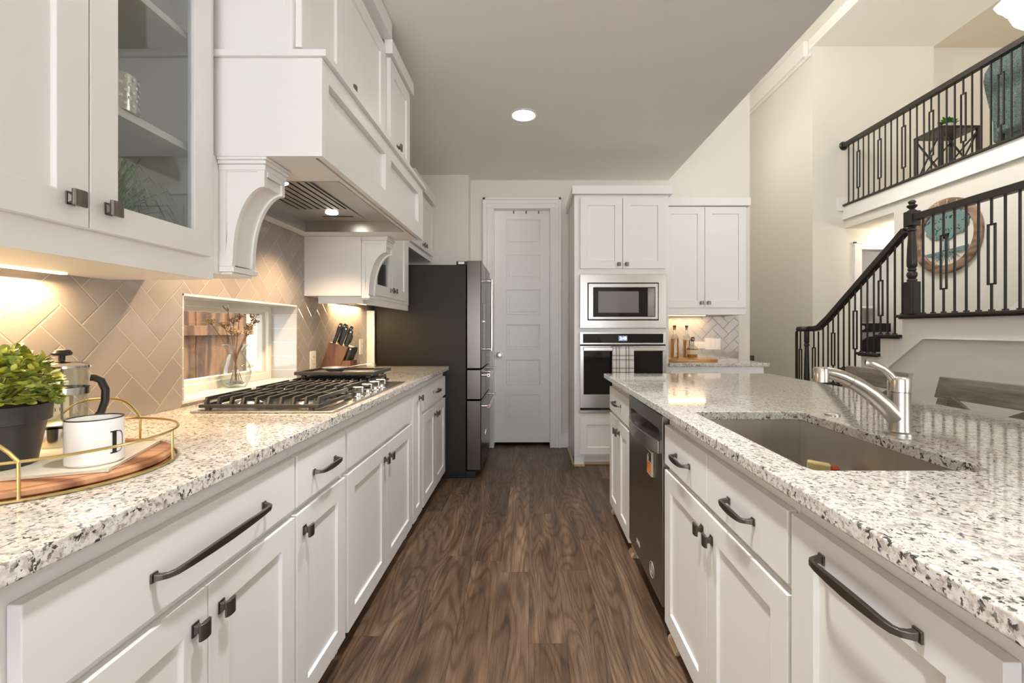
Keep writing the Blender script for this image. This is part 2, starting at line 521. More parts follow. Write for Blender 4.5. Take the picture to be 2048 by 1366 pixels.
# ------------------------------------------------------------------ mesh builder
class MB:
    def __init__(self, org=(0, 0, 0)):
        self.bm = bmesh.new()
        self.org = Vector(org)

    def box(self, x0, x1, y0, y1, z0, z1, M4=None):
        vs = [self.bm.verts.new((x, y, z)) for x in (x0, x1) for y in (y0, y1) for z in (z0, z1)]
        for q in ((0, 1, 3, 2), (4, 6, 7, 5), (0, 4, 5, 1), (2, 3, 7, 6), (0, 2, 6, 4), (1, 5, 7, 3)):
            self.bm.faces.new([vs[i] for i in q])
        if M4 is not None:
            bmesh.ops.transform(self.bm, matrix=M4, verts=vs)
        return vs

    def bar(self, p0, p1, a, b=None, up=(0, 0, 1)):
        """rectangular bar from p0 to p1, a wide (sideways) and b along up"""
        p0, p1 = Vector(p0), Vector(p1)
        b = b or a
        t = (p1-p0).normalized()
        u = Vector(up)
        if abs(t.dot(u)) > 0.98:
            u = Vector((0, 1, 0)) if abs(t.y) < 0.9 else Vector((1, 0, 0))
        s = t.cross(u).normalized()
        u = s.cross(t).normalized()
        vs = []
        for p in (p0, p1):
            for (i, j) in ((-1, -1), (1, -1), (1, 1), (-1, 1)):
                vs.append(self.bm.verts.new(p+s*(i*a/2)+u*(j*b/2)))
        for q in ((3, 2, 1, 0), (4, 5, 6, 7), (0, 1, 5, 4), (1, 2, 6, 5), (2, 3, 7, 6), (3, 0, 4, 7)):
            self.bm.faces.new([vs[i] for i in q])
        return vs

    def tube(self, pts, r, n=8, closed=False, up=(0, 0, 1), caps=True, phase=None):
        """tube through pts; r a number, a list of radii or a list of (side, up) half sizes (n=4 gives a square bar)"""
        pts = [Vector(p) for p in pts]
        N = len(pts)
        rings = []
        ph = (PI/4 if n == 4 else 0) if phase is None else phase
        k = math.sqrt(2) if n == 4 else 1
        prev_s = None
        for i, p in enumerate(pts):
            if closed:
                t = (pts[(i+1) % N]-pts[i-1]).normalized()
            else:
                t = (pts[min(i+1, N-1)]-pts[max(i-1, 0)]).normalized()
            s = t.cross(Vector(up))
            if s.length < 1e-3:
                s = prev_s if prev_s is not None else t.cross(Vector((1, 0.01, 0)))
            s.normalize()
            prev_s = s
            u = s.cross(t).normalized()
            ri = r[i] if isinstance(r, (list, tuple)) else r
            ra, rb = ri if isinstance(ri, (list, tuple)) else (ri, ri)
            ring = []
            for j in range(n):
                a = 2*PI*j/n+ph
                ring.append(self.bm.verts.new(p+s*(math.cos(a)*ra*k)+u*(math.sin(a)*rb*k)))
            rings.append(ring)
        M_ = N if closed else N-1
        for i in range(M_):
            A, B = rings[i], rings[(i+1) % N]
            for j in range(n):
                self.bm.faces.new((A[j], A[(j+1) % n], B[(j+1) % n], B[j]))
        if caps and not closed:
            self.bm.faces.new(list(reversed(rings[0])))
            self.bm.faces.new(rings[-1])

    def cyl(self, p0, p1, r0, r1=None, n=20):
        r1 = r0 if r1 is None else r1
        d = Vector(p1)-Vector(p0)
        up = (0, 0, 1) if abs(d.normalized().z) < 0.9 else (0, 1, 0)
        self.tube([p0, p1], [r0, r1], n, up=up)

    def lathe(self, prof, c=(0, 0, 0), n=28, M4=None, sx=1.0):
        """prof: list of (r, z); closes with points where r is 0"""
        rings = []
        allv = []
        for (r, z) in prof:
            if r < 1e-6:
                v = self.bm.verts.new((c[0], c[1], c[2]+z))
                rings.append([v]); allv.append(v)
            else:
                ring = [self.bm.verts.new((c[0]+math.cos(2*PI*j/n)*r*sx, c[1]+math.sin(2*PI*j/n)*r, c[2]+z)) for j in range(n)]
                rings.append(ring); allv += ring
        for A, B in zip(rings, rings[1:]):
            if len(A) == 1 and len(B) == 1:
                continue
            for j in range(n):
                k = (j+1) % n
                if len(A) == 1:
                    self.bm.faces.new((A[0], B[k], B[j]))
                elif len(B) == 1:
                    self.bm.faces.new((A[j], A[k], B[0]))
                else:
                    self.bm.faces.new((A[j], A[k], B[k], B[j]))
        if M4 is not None:
            bmesh.ops.transform(self.bm, matrix=M4, verts=allv)
        return allv

    def prism(self, poly, axis, a0, a1):
        """2-D polygon extruded along axis: x -> (y,z), y -> (x,z), z -> (x,y)"""
        f = {'x': lambda u, v, w: (w, u, v), 'y': lambda u, v, w: (u, w, v), 'z': lambda u, v, w: (u, v, w)}[axis]
        A = [self.bm.verts.new(f(u, v, a0)) for u, v in poly]
        B = [self.bm.verts.new(f(u, v, a1)) for u, v in poly]
        n = len(poly)
        self.bm.faces.new(A)
        self.bm.faces.new(list(reversed(B)))
        for i in range(n):
            self.bm.faces.new((A[i], B[i], B[(i+1) % n], A[(i+1) % n]))
        return A+B

    def holed(self, outer, holes, axis, a0, a1):
        """slab with holes: the outlines are filled, then extruded"""
        f = {'x': lambda u, v, w: (w, u, v), 'y': lambda u, v, w: (u, w, v), 'z': lambda u, v, w: (u, v, w)}[axis]
        loops = [outer]+holes
        edges = []
        vl = []
        for lp in loops:
            vs = [self.bm.verts.new(f(u, v, a0)) for u, v in lp]
            vl.append(vs)
            for i in range(len(vs)):
                edges.append(self.bm.edges.new((vs[i], vs[(i+1) % len(vs)])))
        r = bmesh.ops.triangle_fill(self.bm, use_beauty=True, use_dissolve=False, edges=edges)
        faces = [g for g in r['geom'] if isinstance(g, bmesh.types.BMFace)]
        r2 = bmesh.ops.duplicate(self.bm, geom=faces)
        mp = r2['vert_map']
        d = Vector(f(0, 0, a1))-Vector(f(0, 0, a0))
        nv = [g for g in r2['geom'] if isinstance(g, bmesh.types.BMVert)]
        bmesh.ops.translate(self.bm, verts=nv, vec=d)
        for vs in vl:
            for i in range(len(vs)):
                a, b = vs[i], vs[(i+1) % len(vs)]
                self.bm.faces.new((a, b, mp[b], mp[a]))

    def quad(self, *p):
        self.bm.faces.new([self.bm.verts.new(q) for q in p])

    def blob(self, c, r, sx=1, sy=1, sz=1, sub=2, jit=0.0, M4=None):
        r_ = bmesh.ops.create_icosphere(self.bm, subdivisions=sub, radius=r)
        vs = r_['verts']
        for v in vs:
            v.co = Vector((v.co.x*sx, v.co.y*sy, v.co.z*sz))*(1+random.uniform(-jit, jit))
        if M4 is not None:
            bmesh.ops.transform(self.bm, matrix=M4, verts=vs)
        bmesh.ops.translate(self.bm, verts=vs, vec=Vector(c))

    def shaker(self, x0, x1, z0, z1, yf, yb, fw=0.066, rec=0.009):
        """a door in the local x-z plane, front at yf (towards -y) with a recessed flat panel"""
        if x1-x0 < fw*2.6:
            fw = (x1-x0)*0.27
        V = self.bm.verts.new
        o = [V((x, yf, z)) for x, z in ((x0, z0), (x1, z0), (x1, z1), (x0, z1))]
        ob = [V((x, yb, z)) for x, z in ((x0, z0), (x1, z0), (x1, z1), (x0, z1))]
        a, b, c, d = x0+fw, x1-fw, z0+fw, z1-fw
        i = [V((x, yf, z)) for x, z in ((a, c), (b, c), (b, d), (a, d))]
        e = 0.003
        k = [V((x, yf+rec, z)) for x, z in ((a+e, c+e), (b-e, c+e), (b-e, d-e), (a+e, d-e))]
        F = self.bm.faces.new
        for n in range(4):
            m_ = (n+1) % 4
            F((o[n], o[m_], i[m_], i[n]))
            F((i[n], i[m_], k[m_], k[n]))
            F((o[m_], o[n], ob[n], ob[m_]))
        F(k)
        F(list(reversed(ob)))

    def framed(self, x0, x1, z0, z1, yf, yb, fw):
        """an open frame in the local x-z plane"""
        self.holed([(x0, z0), (x1, z0), (x1, z1), (x0, z1)], [[(x0+fw, z0+fw), (x1-fw, z0+fw), (x1-fw, z1-fw), (x0+fw, z1-fw)]], 'y', yf, yb)

    def build(self, name, m, parent=None, bevel=0.0, seg=2, smooth=35, subsurf=0):
        bm = self.bm
        bmesh.ops.recalc_face_normals(bm, faces=bm.faces)
        if self.org.length > 0:
            bmesh.ops.translate(bm, verts=bm.verts, vec=-self.org)
        me = bpy.data.meshes.new(name)
        bm.to_mesh(me)
        bm.free()
        for mm in (m if isinstance(m, (list, tuple)) else [m]):
            me.materials.append(mm)
        if smooth:
            me.polygons.foreach_set('use_smooth', [True]*len(me.polygons))
            me.set_sharp_from_angle(angle=math.radians(smooth))
        o = bpy.data.objects.new(name, me)
        COL.objects.link(o)
        if parent is not None:
            o.parent = parent
        else:
            o.location = self.org
        if bevel:
            md = o.modifiers.new('edge', 'BEVEL')
            md.width = bevel
            md.segments = seg
            md.limit_method = 'ANGLE'
            md.angle_limit = math.radians(40)
            md.harden_normals = True
        if subsurf:
            md = o.modifiers.new('soft', 'SUBSURF')
            md.levels = subsurf
            md.render_levels = subsurf
        return o

def tag(o, label, cat, group=None, kind=None):
    o['label'] = label
    o['category'] = cat
    if group:
        o['group'] = group
    if kind:
        o['kind'] = kind
    return o

def thing(name, label, cat, loc=(0, 0, 0), rotz=0.0, group=None):
    o = bpy.data.objects.new(name, None)
    o.empty_display_size = 0.1
    COL.objects.link(o)
    o.location = loc
    o.rotation_euler = (0, 0, rotz)
    return tag(o, label, cat, group)

def struct(o, label=None):
    o['kind'] = 'structure'
    if label:
        o['label'] = label
    return o

def copy_tree(o, parent=None):
    c = o.copy()
    COL.objects.link(c)
    if parent is not None:
        c.parent = parent
    for ch in o.children:
        copy_tree(ch, c)
    return c

def text_part(name, s, size, m, parent, loc, rot, depth=0.0006, align='CENTER'):
    cu = bpy.data.curves.new(name, 'FONT')
    cu.body = s
    cu.size = size
    cu.extrude = depth
    cu.align_x = align
    cu.align_y = 'CENTER'
    cu.materials.append(m)
    tmp = bpy.data.objects.new(name, cu)
    me = bpy.data.meshes.new_from_object(tmp)
    bpy.data.objects.remove(tmp)
    o = bpy.data.objects.new(name, me)
    COL.objects.link(o)
    o.parent = parent
    o.location = loc
    o.rotation_euler = rot
    return o

def arc(c, r, a0, a1, n, plane='xy', rb=None):
    rb = rb or r
    out = []
    for i in range(n+1):
        a = a0+(a1-a0)*i/n
        u, v = math.cos(a)*r, math.sin(a)*rb
        if plane == 'xy':
            out.append((c[0]+u, c[1]+v, c[2]))
        elif plane == 'xz':
            out.append((c[0]+u, c[1], c[2]+v))
        else:
            out.append((c[0], c[1]+u, c[2]+v))
    return out

# ================================================================== SETTING
WX = -1.306          # face of the tile on the kitchen's long outside wall
def rect(u0, u1, v0, v1):
    return [(u0, v0), (u1, v0), (u1, v1), (u0, v1)]

def sbox(name, m, *b, bevel=0):
    k = MB()
    k.box(*b)
    return struct(k.build(name, m, bevel=bevel, smooth=0))

sbox('floor', M['floor'], -1.6, 9.5, -3.6, 10.5, -0.06, 0.0)
sbox('ceiling', M['ceil'], -1.6, 1.42, -3.6, 4.74, 2.743, 2.86)
sbox('ceiling', M['ceil'], 1.30, 4.27, -3.6, 10.0, 5.64, 5.76)
sbox('ceiling', M['ceil'], 4.27, 6.10, -3.6, 7.10, 5.49, 5.76)
sbox('ceiling', M['hall_wall'], 6.10, 9.5, -3.6, 9.0, 5.66, 5.78)
sbox('wall_upper', M['wall'], 1.30, 1.42, -3.6, 4.62, 2.86, 5.64)

k = MB()
k.holed(rect(-3.6, 4.74, 0, 2.743), [rect(1.689, 2.522, 0.928, 1.342)], 'x', -1.475, WX-0.008)
struct(k.build('wall_left', M['wall'], smooth=0))
sbox('wall_pier', M['wall'], WX-0.008, -0.61, 4.465, 4.62, 0, 2.743)
k = MB()
k.holed([(WX-0.008, 0), (-0.385, 0), (-0.385, 2.455), (0.222, 2.455), (0.222, 0), (2.257, 0), (2.257, 5.64), (WX-0.008, 5.64)], [], 'y', 4.62, 4.745)
struct(k.build('wall_back', M['wall'], smooth=0))
# pantry space behind the door
sbox('wall_pantry', M['wall'], -0.7, 0.6, 5.3, 5.35, 0, 2.6)
sbox('wall_pantry_side', M['wall'], -0.75, -0.70, 4.745, 5.35, 0, 2.6)
sbox('wall_pantry_side', M['wall'], 0.60, 0.65, 4.745, 5.35, 0, 2.6)
sbox('ceiling_pantry', M['ceil'], -0.75, 0.65, 4.745, 5.35, 2.6, 2.65)

# tall hall wall and the pier that carries the loft
sbox('wall_hall', M['wall'], 4.27, 4.45, 7.0, 10.0, 0, 5.64)
k = MB()
k.holed([(4.27, 0), (5.0, 0), (5.0, 2.42), (5.76, 2.42), (5.76, 0), (6.10, 0), (6.10, 5.49), (4.27, 5.49)], [], 'y', 6.80, 7.0)
struct(k.build('wall_stairwell', M['wall'], smooth=0))
k = MB()
k.box(4.19, 4.27, 6.9, 10.0, 5.40, 5.64)
k.box(4.235, 4.27, 6.82, 10.0, 5.36, 5.41)
struct(k.build('trim_1', M['trim'], bevel=0.01, smooth=0))
k = MB()
k.holed(rect(6.10, 9.5, 3.06, 5.66), [rect(6.13, 6.28, 3.08, 5.2)], 'y', 7.1, 7.2)
struct(k.build('wall_loft', M['wall'], smooth=0))
sbox('wall_loft_recess', M['wall'], 6.0, 6.9, 7.6, 7.65, 3.06, 5.6)
sbox('wall_loft_side', M['wall'], 9.4, 9.5, -3.6, 9.0, 0, 5.66)  # unseen; extended to keep side light off the wall cabinets
sbox('wall_rear_blocker', M['wall'], 1.30, 9.5, -3.7, -3.6, 0, 5.76)  # unseen wall added to keep great room light off the cabinets
sbox('wall_header_blocker', M['wall'], -1.475, 1.30, -3.7, -3.6, 2.15, 2.86)  # unseen header added to cut light on wall cabinets and hood
sbox('wall_hall_left', M['wall'], 2.137, 2.257, 4.7455, 10.0, 0, 5.64)  # unseen wall added to stop outside light flooding the hall
sbox('wall_hall_end', M['wall'], 2.26, 4.27, 9.9, 10.0, 0, 5.64)  # unseen end wall, closes the same light gap
# loft floor with its white fascia
sbox('ceiling_loft_slab', M['wall'], 4.75, 9.4, 2.0, 6.80, 2.74, 3.06)
sbox('ceiling_loft_slab', M['wall'], 6.10, 9.4, 6.80, 8.6, 2.74, 3.06)
k = MB()
k.box(4.725, 4.752, 2.0, 6.80, 2.885, 3.065)
k.box(4.715, 4.752, 2.0, 6.80, 2.865, 2.892)
struct(k.build('trim_2', M['trim'], bevel=0.004, smooth=0))
k = MB()
k.box(4.64, 4.78, 6.775, 6.80, 3.00, 3.19)
struct(k.build('trim_3', M['trim'], bevel=0.004, smooth=0))
# wall under the loft that carries the round sign
sbox('wall_right', M['wall'], 4.75, 4.90, 2.0, 5.87, 0, 2.74)
# laundry room behind its doorway
sbox('wall_laundry', M['laundry_wall'], 4.45, 6.6, 8.75, 8.85, 0, 2.74)
sbox('wall_laundry_side', M['laundry_wall'], 6.5, 6.6, 7.0, 8.75, 0, 2.74)
sbox('ceiling_laundry', M['ceil'], 4.45, 6.6, 7.0, 8.75, 2.74, 2.80)
k = MB()
k.box(4.895, 5.0, 6.775, 6.80, 0, 2.42)
k.box(5.76, 5.865, 6.775, 6.80, 0, 2.42)
k.box(4.895, 5.865, 6.775, 6.80, 2.42, 2.525)
k.box(4.885, 4.915, 6.765, 6.80, 0, 2.535)
k.box(4.885, 5.875, 6.765, 6.80, 2.505, 2.535)
struct(k.build('trim_4', M['trim'], bevel=0.004, smooth=0))

# pantry door with six stacked panels
k = MB()
pan = []
for i in range(6):
    t = 2.358-0.3655*i
    pan.append(rect(-0.246, 0.104, t-0.262, t))
k.holed(rect(-0.380, 0.217, 0.032, 2.448), [list(p) for p in pan], 'y', 4.695, 4.735)
for p in pan:
    (a, c), (b, d) = p[0], p[2]
    k.holed(rect(a, b, c, d), [rect(a+0.012, b-0.012, c+0.012, d-0.012)], 'y', 4.700, 4.73)
    k.box(a+0.011, b-0.011, 4.706, 4.73, c+0.011, d-0.011)
    k.box(a+0.030, b-0.030, 4.699, 4.712, c+0.030, d-0.030)
door = struct(k.build('door_1', M['trim'], bevel=0.003, smooth=0))
k = MB()
for (x0, x1) in ((-0.482, -0.388), (0.225, 0.318)):
    k.box(x0, x1, 4.605, 4.62, 0, 2.455)
    xo = x0 if x0 < -0.3 else x1
    s = 1 if x0 < -0.3 else -1
    k.box(min(xo, xo+s*0.026), max(xo, xo+s*0.026), 4.588, 4.62, 0, 2.56)
    k.box(min(xo+s*0.04, xo+s*0.058), max(xo+s*0.04, xo+s*0.058), 4.597, 4.62, 0, 2.50)
    xi = x1 if x0 < -0.3 else x0
    k.box(min(xi, xi+s*0.018)-0.001, max(xi, xi+s*0.018), 4.60, 4.745, 0, 2.47)
k.box(-0.482, 0.318, 4.605, 4.62, 2.455, 2.56)
k.box(-0.482, 0.318, 4.588, 4.62, 2.534, 2.56)
k.box(-0.44, 0.276, 4.597, 4.62, 2.50, 2.518)
k.box(-0.39, 0.226, 4.60, 4.745, 2.448, 2.462)
k.build('door_casing', M['trim'], door, bevel=0.003, smooth=0)
k = MB()
k.lathe([(0, 0.0), (0.032, 0.001), (0.032, 0.007), (0.012, 0.010), (0.011, 0.030), (0.024, 0.036), (0.029, 0.048), (0.024, 0.060), (0, 0.064)],
        M4=Matrix.Translation((-0.318, 4.694, 0.945)) @ Matrix.Rotation(PI/2, 4, 'X'))
k.build('door_knob', M['nickel'], door)
for hx in (-0.170, -0.040, 0.090):
    k = MB()
    k.box(hx-0.006, hx+0.006, 4.690, 4.694, 2.418, 2.4485)
    k.box(hx-0.006, hx+0.006, 4.676, 4.690, 2.418, 2.423)
    k.build('door_hook', M['pewter'], door, smooth=0)
k = MB()
k.box(0.318, 0.395, 4.606, 4.62, 0, 0.115)
k.box(0.318, 0.395, 4.612, 4.62, 0.115, 0.145)
struct(k.build('baseboard_back', M['trim'], bevel=0.003, smooth=0))

# slot window: vinyl frame, pane, tiled reveal
k = MB()
k.holed(rect(1.689, 2.522, 0.936, 1.342), [rect(1.725, 2.486, 0.972, 1.306)], 'x', -1.505, -1.445)
k.holed(rect(1.700, 2.511, 0.946, 1.331), [rect(1.742, 2.468, 0.988, 1.288)], 'x', -1.515, -1.468)
win = struct(k.build('window_1', M['vinyl'], bevel=0.003, smooth=0))
k = MB()
k.box(-1.497, -1.493, 1.735, 2.475, 0.98, 1.296)
k.build('window_pane', M['window_glass'], win, smooth=0)
k = MB()
k.box(-1.475, WX+0.001, 2.514, 2.5225, 0.936, 1.342)
k.box(-1.475, WX+0.001, 1.6885, 1.697, 0.936, 1.342)
struct(k.build('trim_5', M['jamb'], smooth=0))
k = MB()
k.box(-1.475, WX+0.004, 1.6885, 2.5225, 0.9265, 0.937)
k.box(-1.475, WX+0.001, 1.6885, 2.5225, 1.334, 1.343)
struct(k.build('trim_6', M['white_marble'], bevel=0.001, smooth=0))

# tile behind the long counter and behind the bar
k = MB()
k.holed(rect(-0.6, 3.60, 0.9145, 1.76), [rect(1.6895, 2.5215, 0.9285, 1.3415)], 'x', WX-0.0072, WX)
o = k.build('tile_backsplash', M['tile_left'], smooth=0)
tag(o, 'taupe glossy herringbone tile splashback running behind the cooktop counter around the slot window', 'backsplash')
k = MB()
k.box(1.229, 2.14, 4.612, 4.6192, 0.9145, 1.3515)
o = k.build('tile_backsplash', M['tile_bar'], smooth=0)
tag(o, 'herringbone tile splashback of the bar niche behind the whiskey bottles', 'backsplash')
sbox('trim_7', M['trim'], WX-0.008, -1.248, 3.605, 3.625, 0.9145, 1.36, bevel=0.002)

# ================================================================== CABINETS
YF = -0.022      # front faces sit this far in front of the face frame

def knob(parent, x, z, y=YF):
    k = MB()
    k.box(x-0.010, x+0.010, y-0.003, y, z-0.014, z+0.014)
    k.tube([(x, y-0.003, z), (x, y-0.010, z), (x, y-0.018, z)], [(0.0085, 0.011), (0.005, 0.006), (0.008, 0.009)], 4)
    k.prism([(x-0.0155, y-0.0185), (x+0.0155, y-0.0185)]+[(x+0.0155*math.cos(PI*i/8), y-0.0215-0.0065*math.sin(PI*i/8)) for i in range(9)], 'z', z-0.017, z+0.017)
    k.build('knob', M['pewter'], parent, bevel=0.002, seg=3)

def pull(parent, x, z, L, y=YF, m='pewter', name='pull_handle'):
    k = MB()
    h = L/2
    for s in (-1, 1):
        k.box(x+s*h-0.008, x+s*h+0.008, y-0.004, y, z-0.009, z+0.009)
    pts, rs = [], []
    out = 0.030
    for t, o, a, b in ((-1.0, 0.003, .0055, .0070), (-0.99, 0.012, .0048, .0055), (-0.955, 0.022, .0045, .0050), (-0.88, 0.0275, .0042, .0055),
                       (-0.7, out, .0042, .0065), (-0.35, out+.001, .0042, .0082), (0, out+.0015, .0042, .0088)):
        pts.append((x+t*h, y-o, z)); rs.append((a, b))
    for p, r in list(zip(pts, rs))[-2::-1]:
        pts.append((2*x-p[0], p[1], z)); rs.append(r)
    k.tube(pts, rs, 4)
    k.build(name, M[m], parent, bevel=0.0016, seg=2)

def cabinet(name, label, loc, rot, W, z0, z1, D, fronts, cat='cabinet', group=None, toe=0.10, back=True, top=True, holes=(), crown=None, shelves=(), ret=None, retr=None):
    """hollow carcass with a face frame; fronts are doors and drawers, each with its own hardware"""
    root = thing(name, label, cat, (loc[0], loc[1], z0), rot, group)
    t = 0.018
    H = z1-z0
    b = toe
    k = MB()
    k.box(0, t, 0.02, D, 0, H)
    k.box(W-t, W, 0.02, D, 0, H)
    k.box(t, W-t, 0.021, D, b, b+t)
    if back:
        k.box(t, W-t, D-0.006, D, b+t, H)
    if top:
        k.box(t, W-t, 0.02, D-0.006, H-t, H)
    if holes:
        k.holed(rect(0, W, b, H), [rect(*h) for h in holes], 'y', 0.0, 0.02)
    else:
        k.box(0, W, 0.0, 0.02, b, H)
    if toe > 0:
        k.box(t, W-t, 0.065, 0.08, 0, b)
    k.build('carcass', M['cab'], root, bevel=0.0012, smooth=0)
    for z in shelves:
        k = MB()
        k.box(t, W-t, 0.024, D-0.008, z-z0-0.010, z-z0+0.010)
        k.build('shelf', M['cab_in'], root, bevel=0.001, smooth=0)
    for f in fronts:
        a0, a1, c0, c1 = f['x0'], f['x1'], f['z0']-z0, f['z1']-z0
        kind = f['kind']
        k = MB()
        if kind == 'door':
            k.shaker(a0, a1, c0, c1, YF, -0.001, f.get('fw', 0.066))
            p = k.build('door', M['cab'], root, bevel=0.0014, smooth=0)
        elif kind == 'glass':
            k.framed(a0, a1, c0, c1, YF, -0.001, 0.066)
            p = k.build('glass_door', M['cab'], root, bevel=0.0014, smooth=0)
            g = MB()
            g.box(a0+0.065, a1-0.065, -0.012, -0.009, c0+0.065, c1-0.065)
            g.build('glass_pane', M['glass_door'], p, smooth=0)
        elif kind == 'drawer':
            k.box(a0, a1, YF, -0.001, c0, c1)
            p = k.build('drawer_front', M['cab'], root, bevel=0.002, smooth=0)
        elif kind == 'drawer_shaker':
            k.shaker(a0, a1, c0, c1, YF, -0.001, 0.062)
            p = k.build('drawer_front', M['cab'], root, bevel=0.0014, smooth=0)
        for h in f.get('knobs', ()):
            knob(p, h[0], h[1]-z0)
        for h in f.get('pulls', ()):
            pull(p, h[0], h[1]-z0, h[2])
    if crown:
        c0, c1, pr, sides = crown
        k = MB()
        lo = -pr if 'l' in sides else 0
        hi = W+pr if 'r' in sides else W
        k.box(lo, hi, YF-pr-0.006, 0.0, c0-z0, c1-z0)
        if 'l' in sides:
            k.box(-pr, 0, 0.0, D if ret is None else ret, c0-z0, c1-z0)
        if 'r' in sides:
            k.box(W, W+pr, 0.0, D if (ret or retr) is None else (ret or retr), c0-z0, c1-z0)
        k.build('crown_board', M['cab'], root, bevel=0.0015, smooth=0)
    return root

L90, R90 = PI/2, -PI/2
FX = -0.700      # face frame plane of the long run
def leftbase(label, y0, y1, fronts):
    W = y1-y0-0.001
    return cabinet('base_cabinet', label, (FX, y0), L90, W, 0, 0.884, 0.585, fronts, group='white base cabinets under the cooktop counter')

def dr(x0, x1, pulls=(), z0=0.688, z1=0.838, kind='drawer', knobs=()):
    return dict(kind=kind, x0=x0, x1=x1, z0=z0, z1=z1, pulls=pulls, knobs=knobs)
def do(x0, x1, knobs=(), z0=0.075, z1=0.665, kind='door', pulls=(), fw=0.066):
    return dict(kind=kind, x0=x0, x1=x1, z0=z0, z1=z1, knobs=knobs, pulls=pulls, fw=fw)

# long run, from the camera towards the refrigerator
leftbase('white base cabinet nearest the camera, mostly outside the frame', -0.56, 0.560, [])
leftbase('white base cabinet with one long bar handle on its wide drawer, under the tray', 0.565, 1.300,
         [dr(0.035, 0.732, ((0.412, 0.760, 0.335),)),
          do(0.035, 0.382, ((0.345, 0.600),)), do(0.385, 0.732, ((0.422, 0.600),))])
leftbase('narrow white base cabinet with one drawer over one door, between the wide cabinets', 1.3015, 1.664,
         [dr(0.008, 0.352, ((0.185, 0.760, 0.150),)), do(0.008, 0.352, ((0.050, 0.605),))])
leftbase('wide white base cabinet with a plain handleless drawer front, below the cooktop', 1.6655, 2.604,
         [dr(0.012, 0.920), do(0.012, 0.464, ((0.430, 0.600),)), do(0.468, 0.920, ((0.502, 0.600),))])
leftbase('slim full-height white pull-out cabinet with a single knob near its top', 2.6055, 2.844,
         [do(0.010, 0.225, ((0.150, 0.790),), z1=0.838)])
leftbase('white base cabinet with drawer and two doors next to the refrigerator', 2.8455, 3.615,
         [dr(0.015, 0.755, ((0.385, 0.770, 0.150),)), do(0.015, 0.383, ((0.350, 0.605),)), do(0.387, 0.755, ((0.420, 0.605),))])

k = MB()
k.holed([(WX, -0.60), (-0.655, -0.60), (-0.655, 3.628), (WX, 3.628)], [], 'z', 0.884, 0.914)
o = k.build('granite_countertop', M['granite'], bevel=0.004, seg=3)
tag(o, 'long speckled granite worktop along the tiled wall, holding the gas cooktop', 'countertop')

# island
IX = 0.545
def island(label, y0, y1, fronts, top=True):
    W = y1-y0-0.001
    return cabinet('island_cabinet', label, (IX, y1), R90, W, 0, 0.884, 0.64, fronts, group='white cabinets of the sink island', top=top)
island('white island cabinet at the far end beside the dishwasher', 2.370, 2.985,
       [dr(0.030, 0.600, ((0.315, 0.765, 0.150),)), do(0.030, 0.313, ((0.280, 0.600),)), do(0.317, 0.600, ((0.350, 0.600),))])
island('white island cabinet under the sink with two short pulls above paired doors', 0.906, 1.757,
       [dr(0.010, 0.424, ((0.217, 0.757, 0.130),)), dr(0.428, 0.842, ((0.640, 0.757, 0.130),)),
        do(0.010, 0.424, ((0.390, 0.600),)), do(0.428, 0.842, ((0.462, 0.600),))], top=False)
island('white pull-out island cabinet with one wide pull across its tall panelled front', 0.455, 0.905,
       [do(0.004, 0.408, (), 0.075, 0.838, pulls=((0.200, 0.795, 0.200),), fw=0.070)])
island('white island cabinet beyond the frame edge past the tall pull-out', -0.56, 0.453, [])
k = MB()
k.box(1.187, 1.205, -0.56, 2.985, 0, 0.884)
k.box(0.56, 1.187, 2.986, 3.004, 0, 0.884)
o = k.build('island_backing', M['cab'], bevel=0.001, smooth=0)
tag(o, 'white backing of the island on the bar stool side', 'island backing')
# small mould ends where the toe kick meets the floor beside the dishwasher
for lab, y0, y1 in (('pale shoe mould block on the floor between dishwasher and sink cabinet', 1.66, 1.757),
                    ('pale shoe mould block on the floor between dishwasher and far island cabinet', 2.372, 2.45),
                    ('pale shoe mould block on the floor at the far island corner', 2.93, 2.985)):
    k = MB()
    k.box(0.552, 0.609, y0, y1, 0.0, 0.098)
    k.prism([(0.552, 0.0), (0.536, 0.0), (0.538, 0.012), (0.545, 0.020), (0.552, 0.023)], 'y', y0, y1)
    o = k.build('shoe_mould_block', M['shoe'], bevel=0.003, smooth=0)
    tag(o, lab, 'moulding', 'shoe mould blocks under the island')

def rrect(x0, x1, y0, y1, r, n=4):
    out = []
    for cx, cy, a in ((x1-r, y1-r, 0), (x0+r, y1-r, PI/2), (x0+r, y0+r, PI), (x1-r, y0+r, 1.5*PI)):
        for i in range(n+1):
            t = a+PI/2*i/n
            out.append((cx+math.cos(t)*r, cy+math.sin(t)*r))
    return out
SKX0, SKX1, SKY0, SKY1 = 0.585, 0.962, 0.935, 1.605
k = MB()
k.holed(rect(0.495, 1.60, -0.60, 3.02), [rrect(SKX0, SKX1, SKY0, SKY1, 0.018)], 'z', 0.884, 0.914)
o = k.build('granite_countertop', M['granite'], bevel=0.004, seg=3)
tag(o, 'wide speckled granite island worktop with the cut-out sink and faucet', 'countertop')

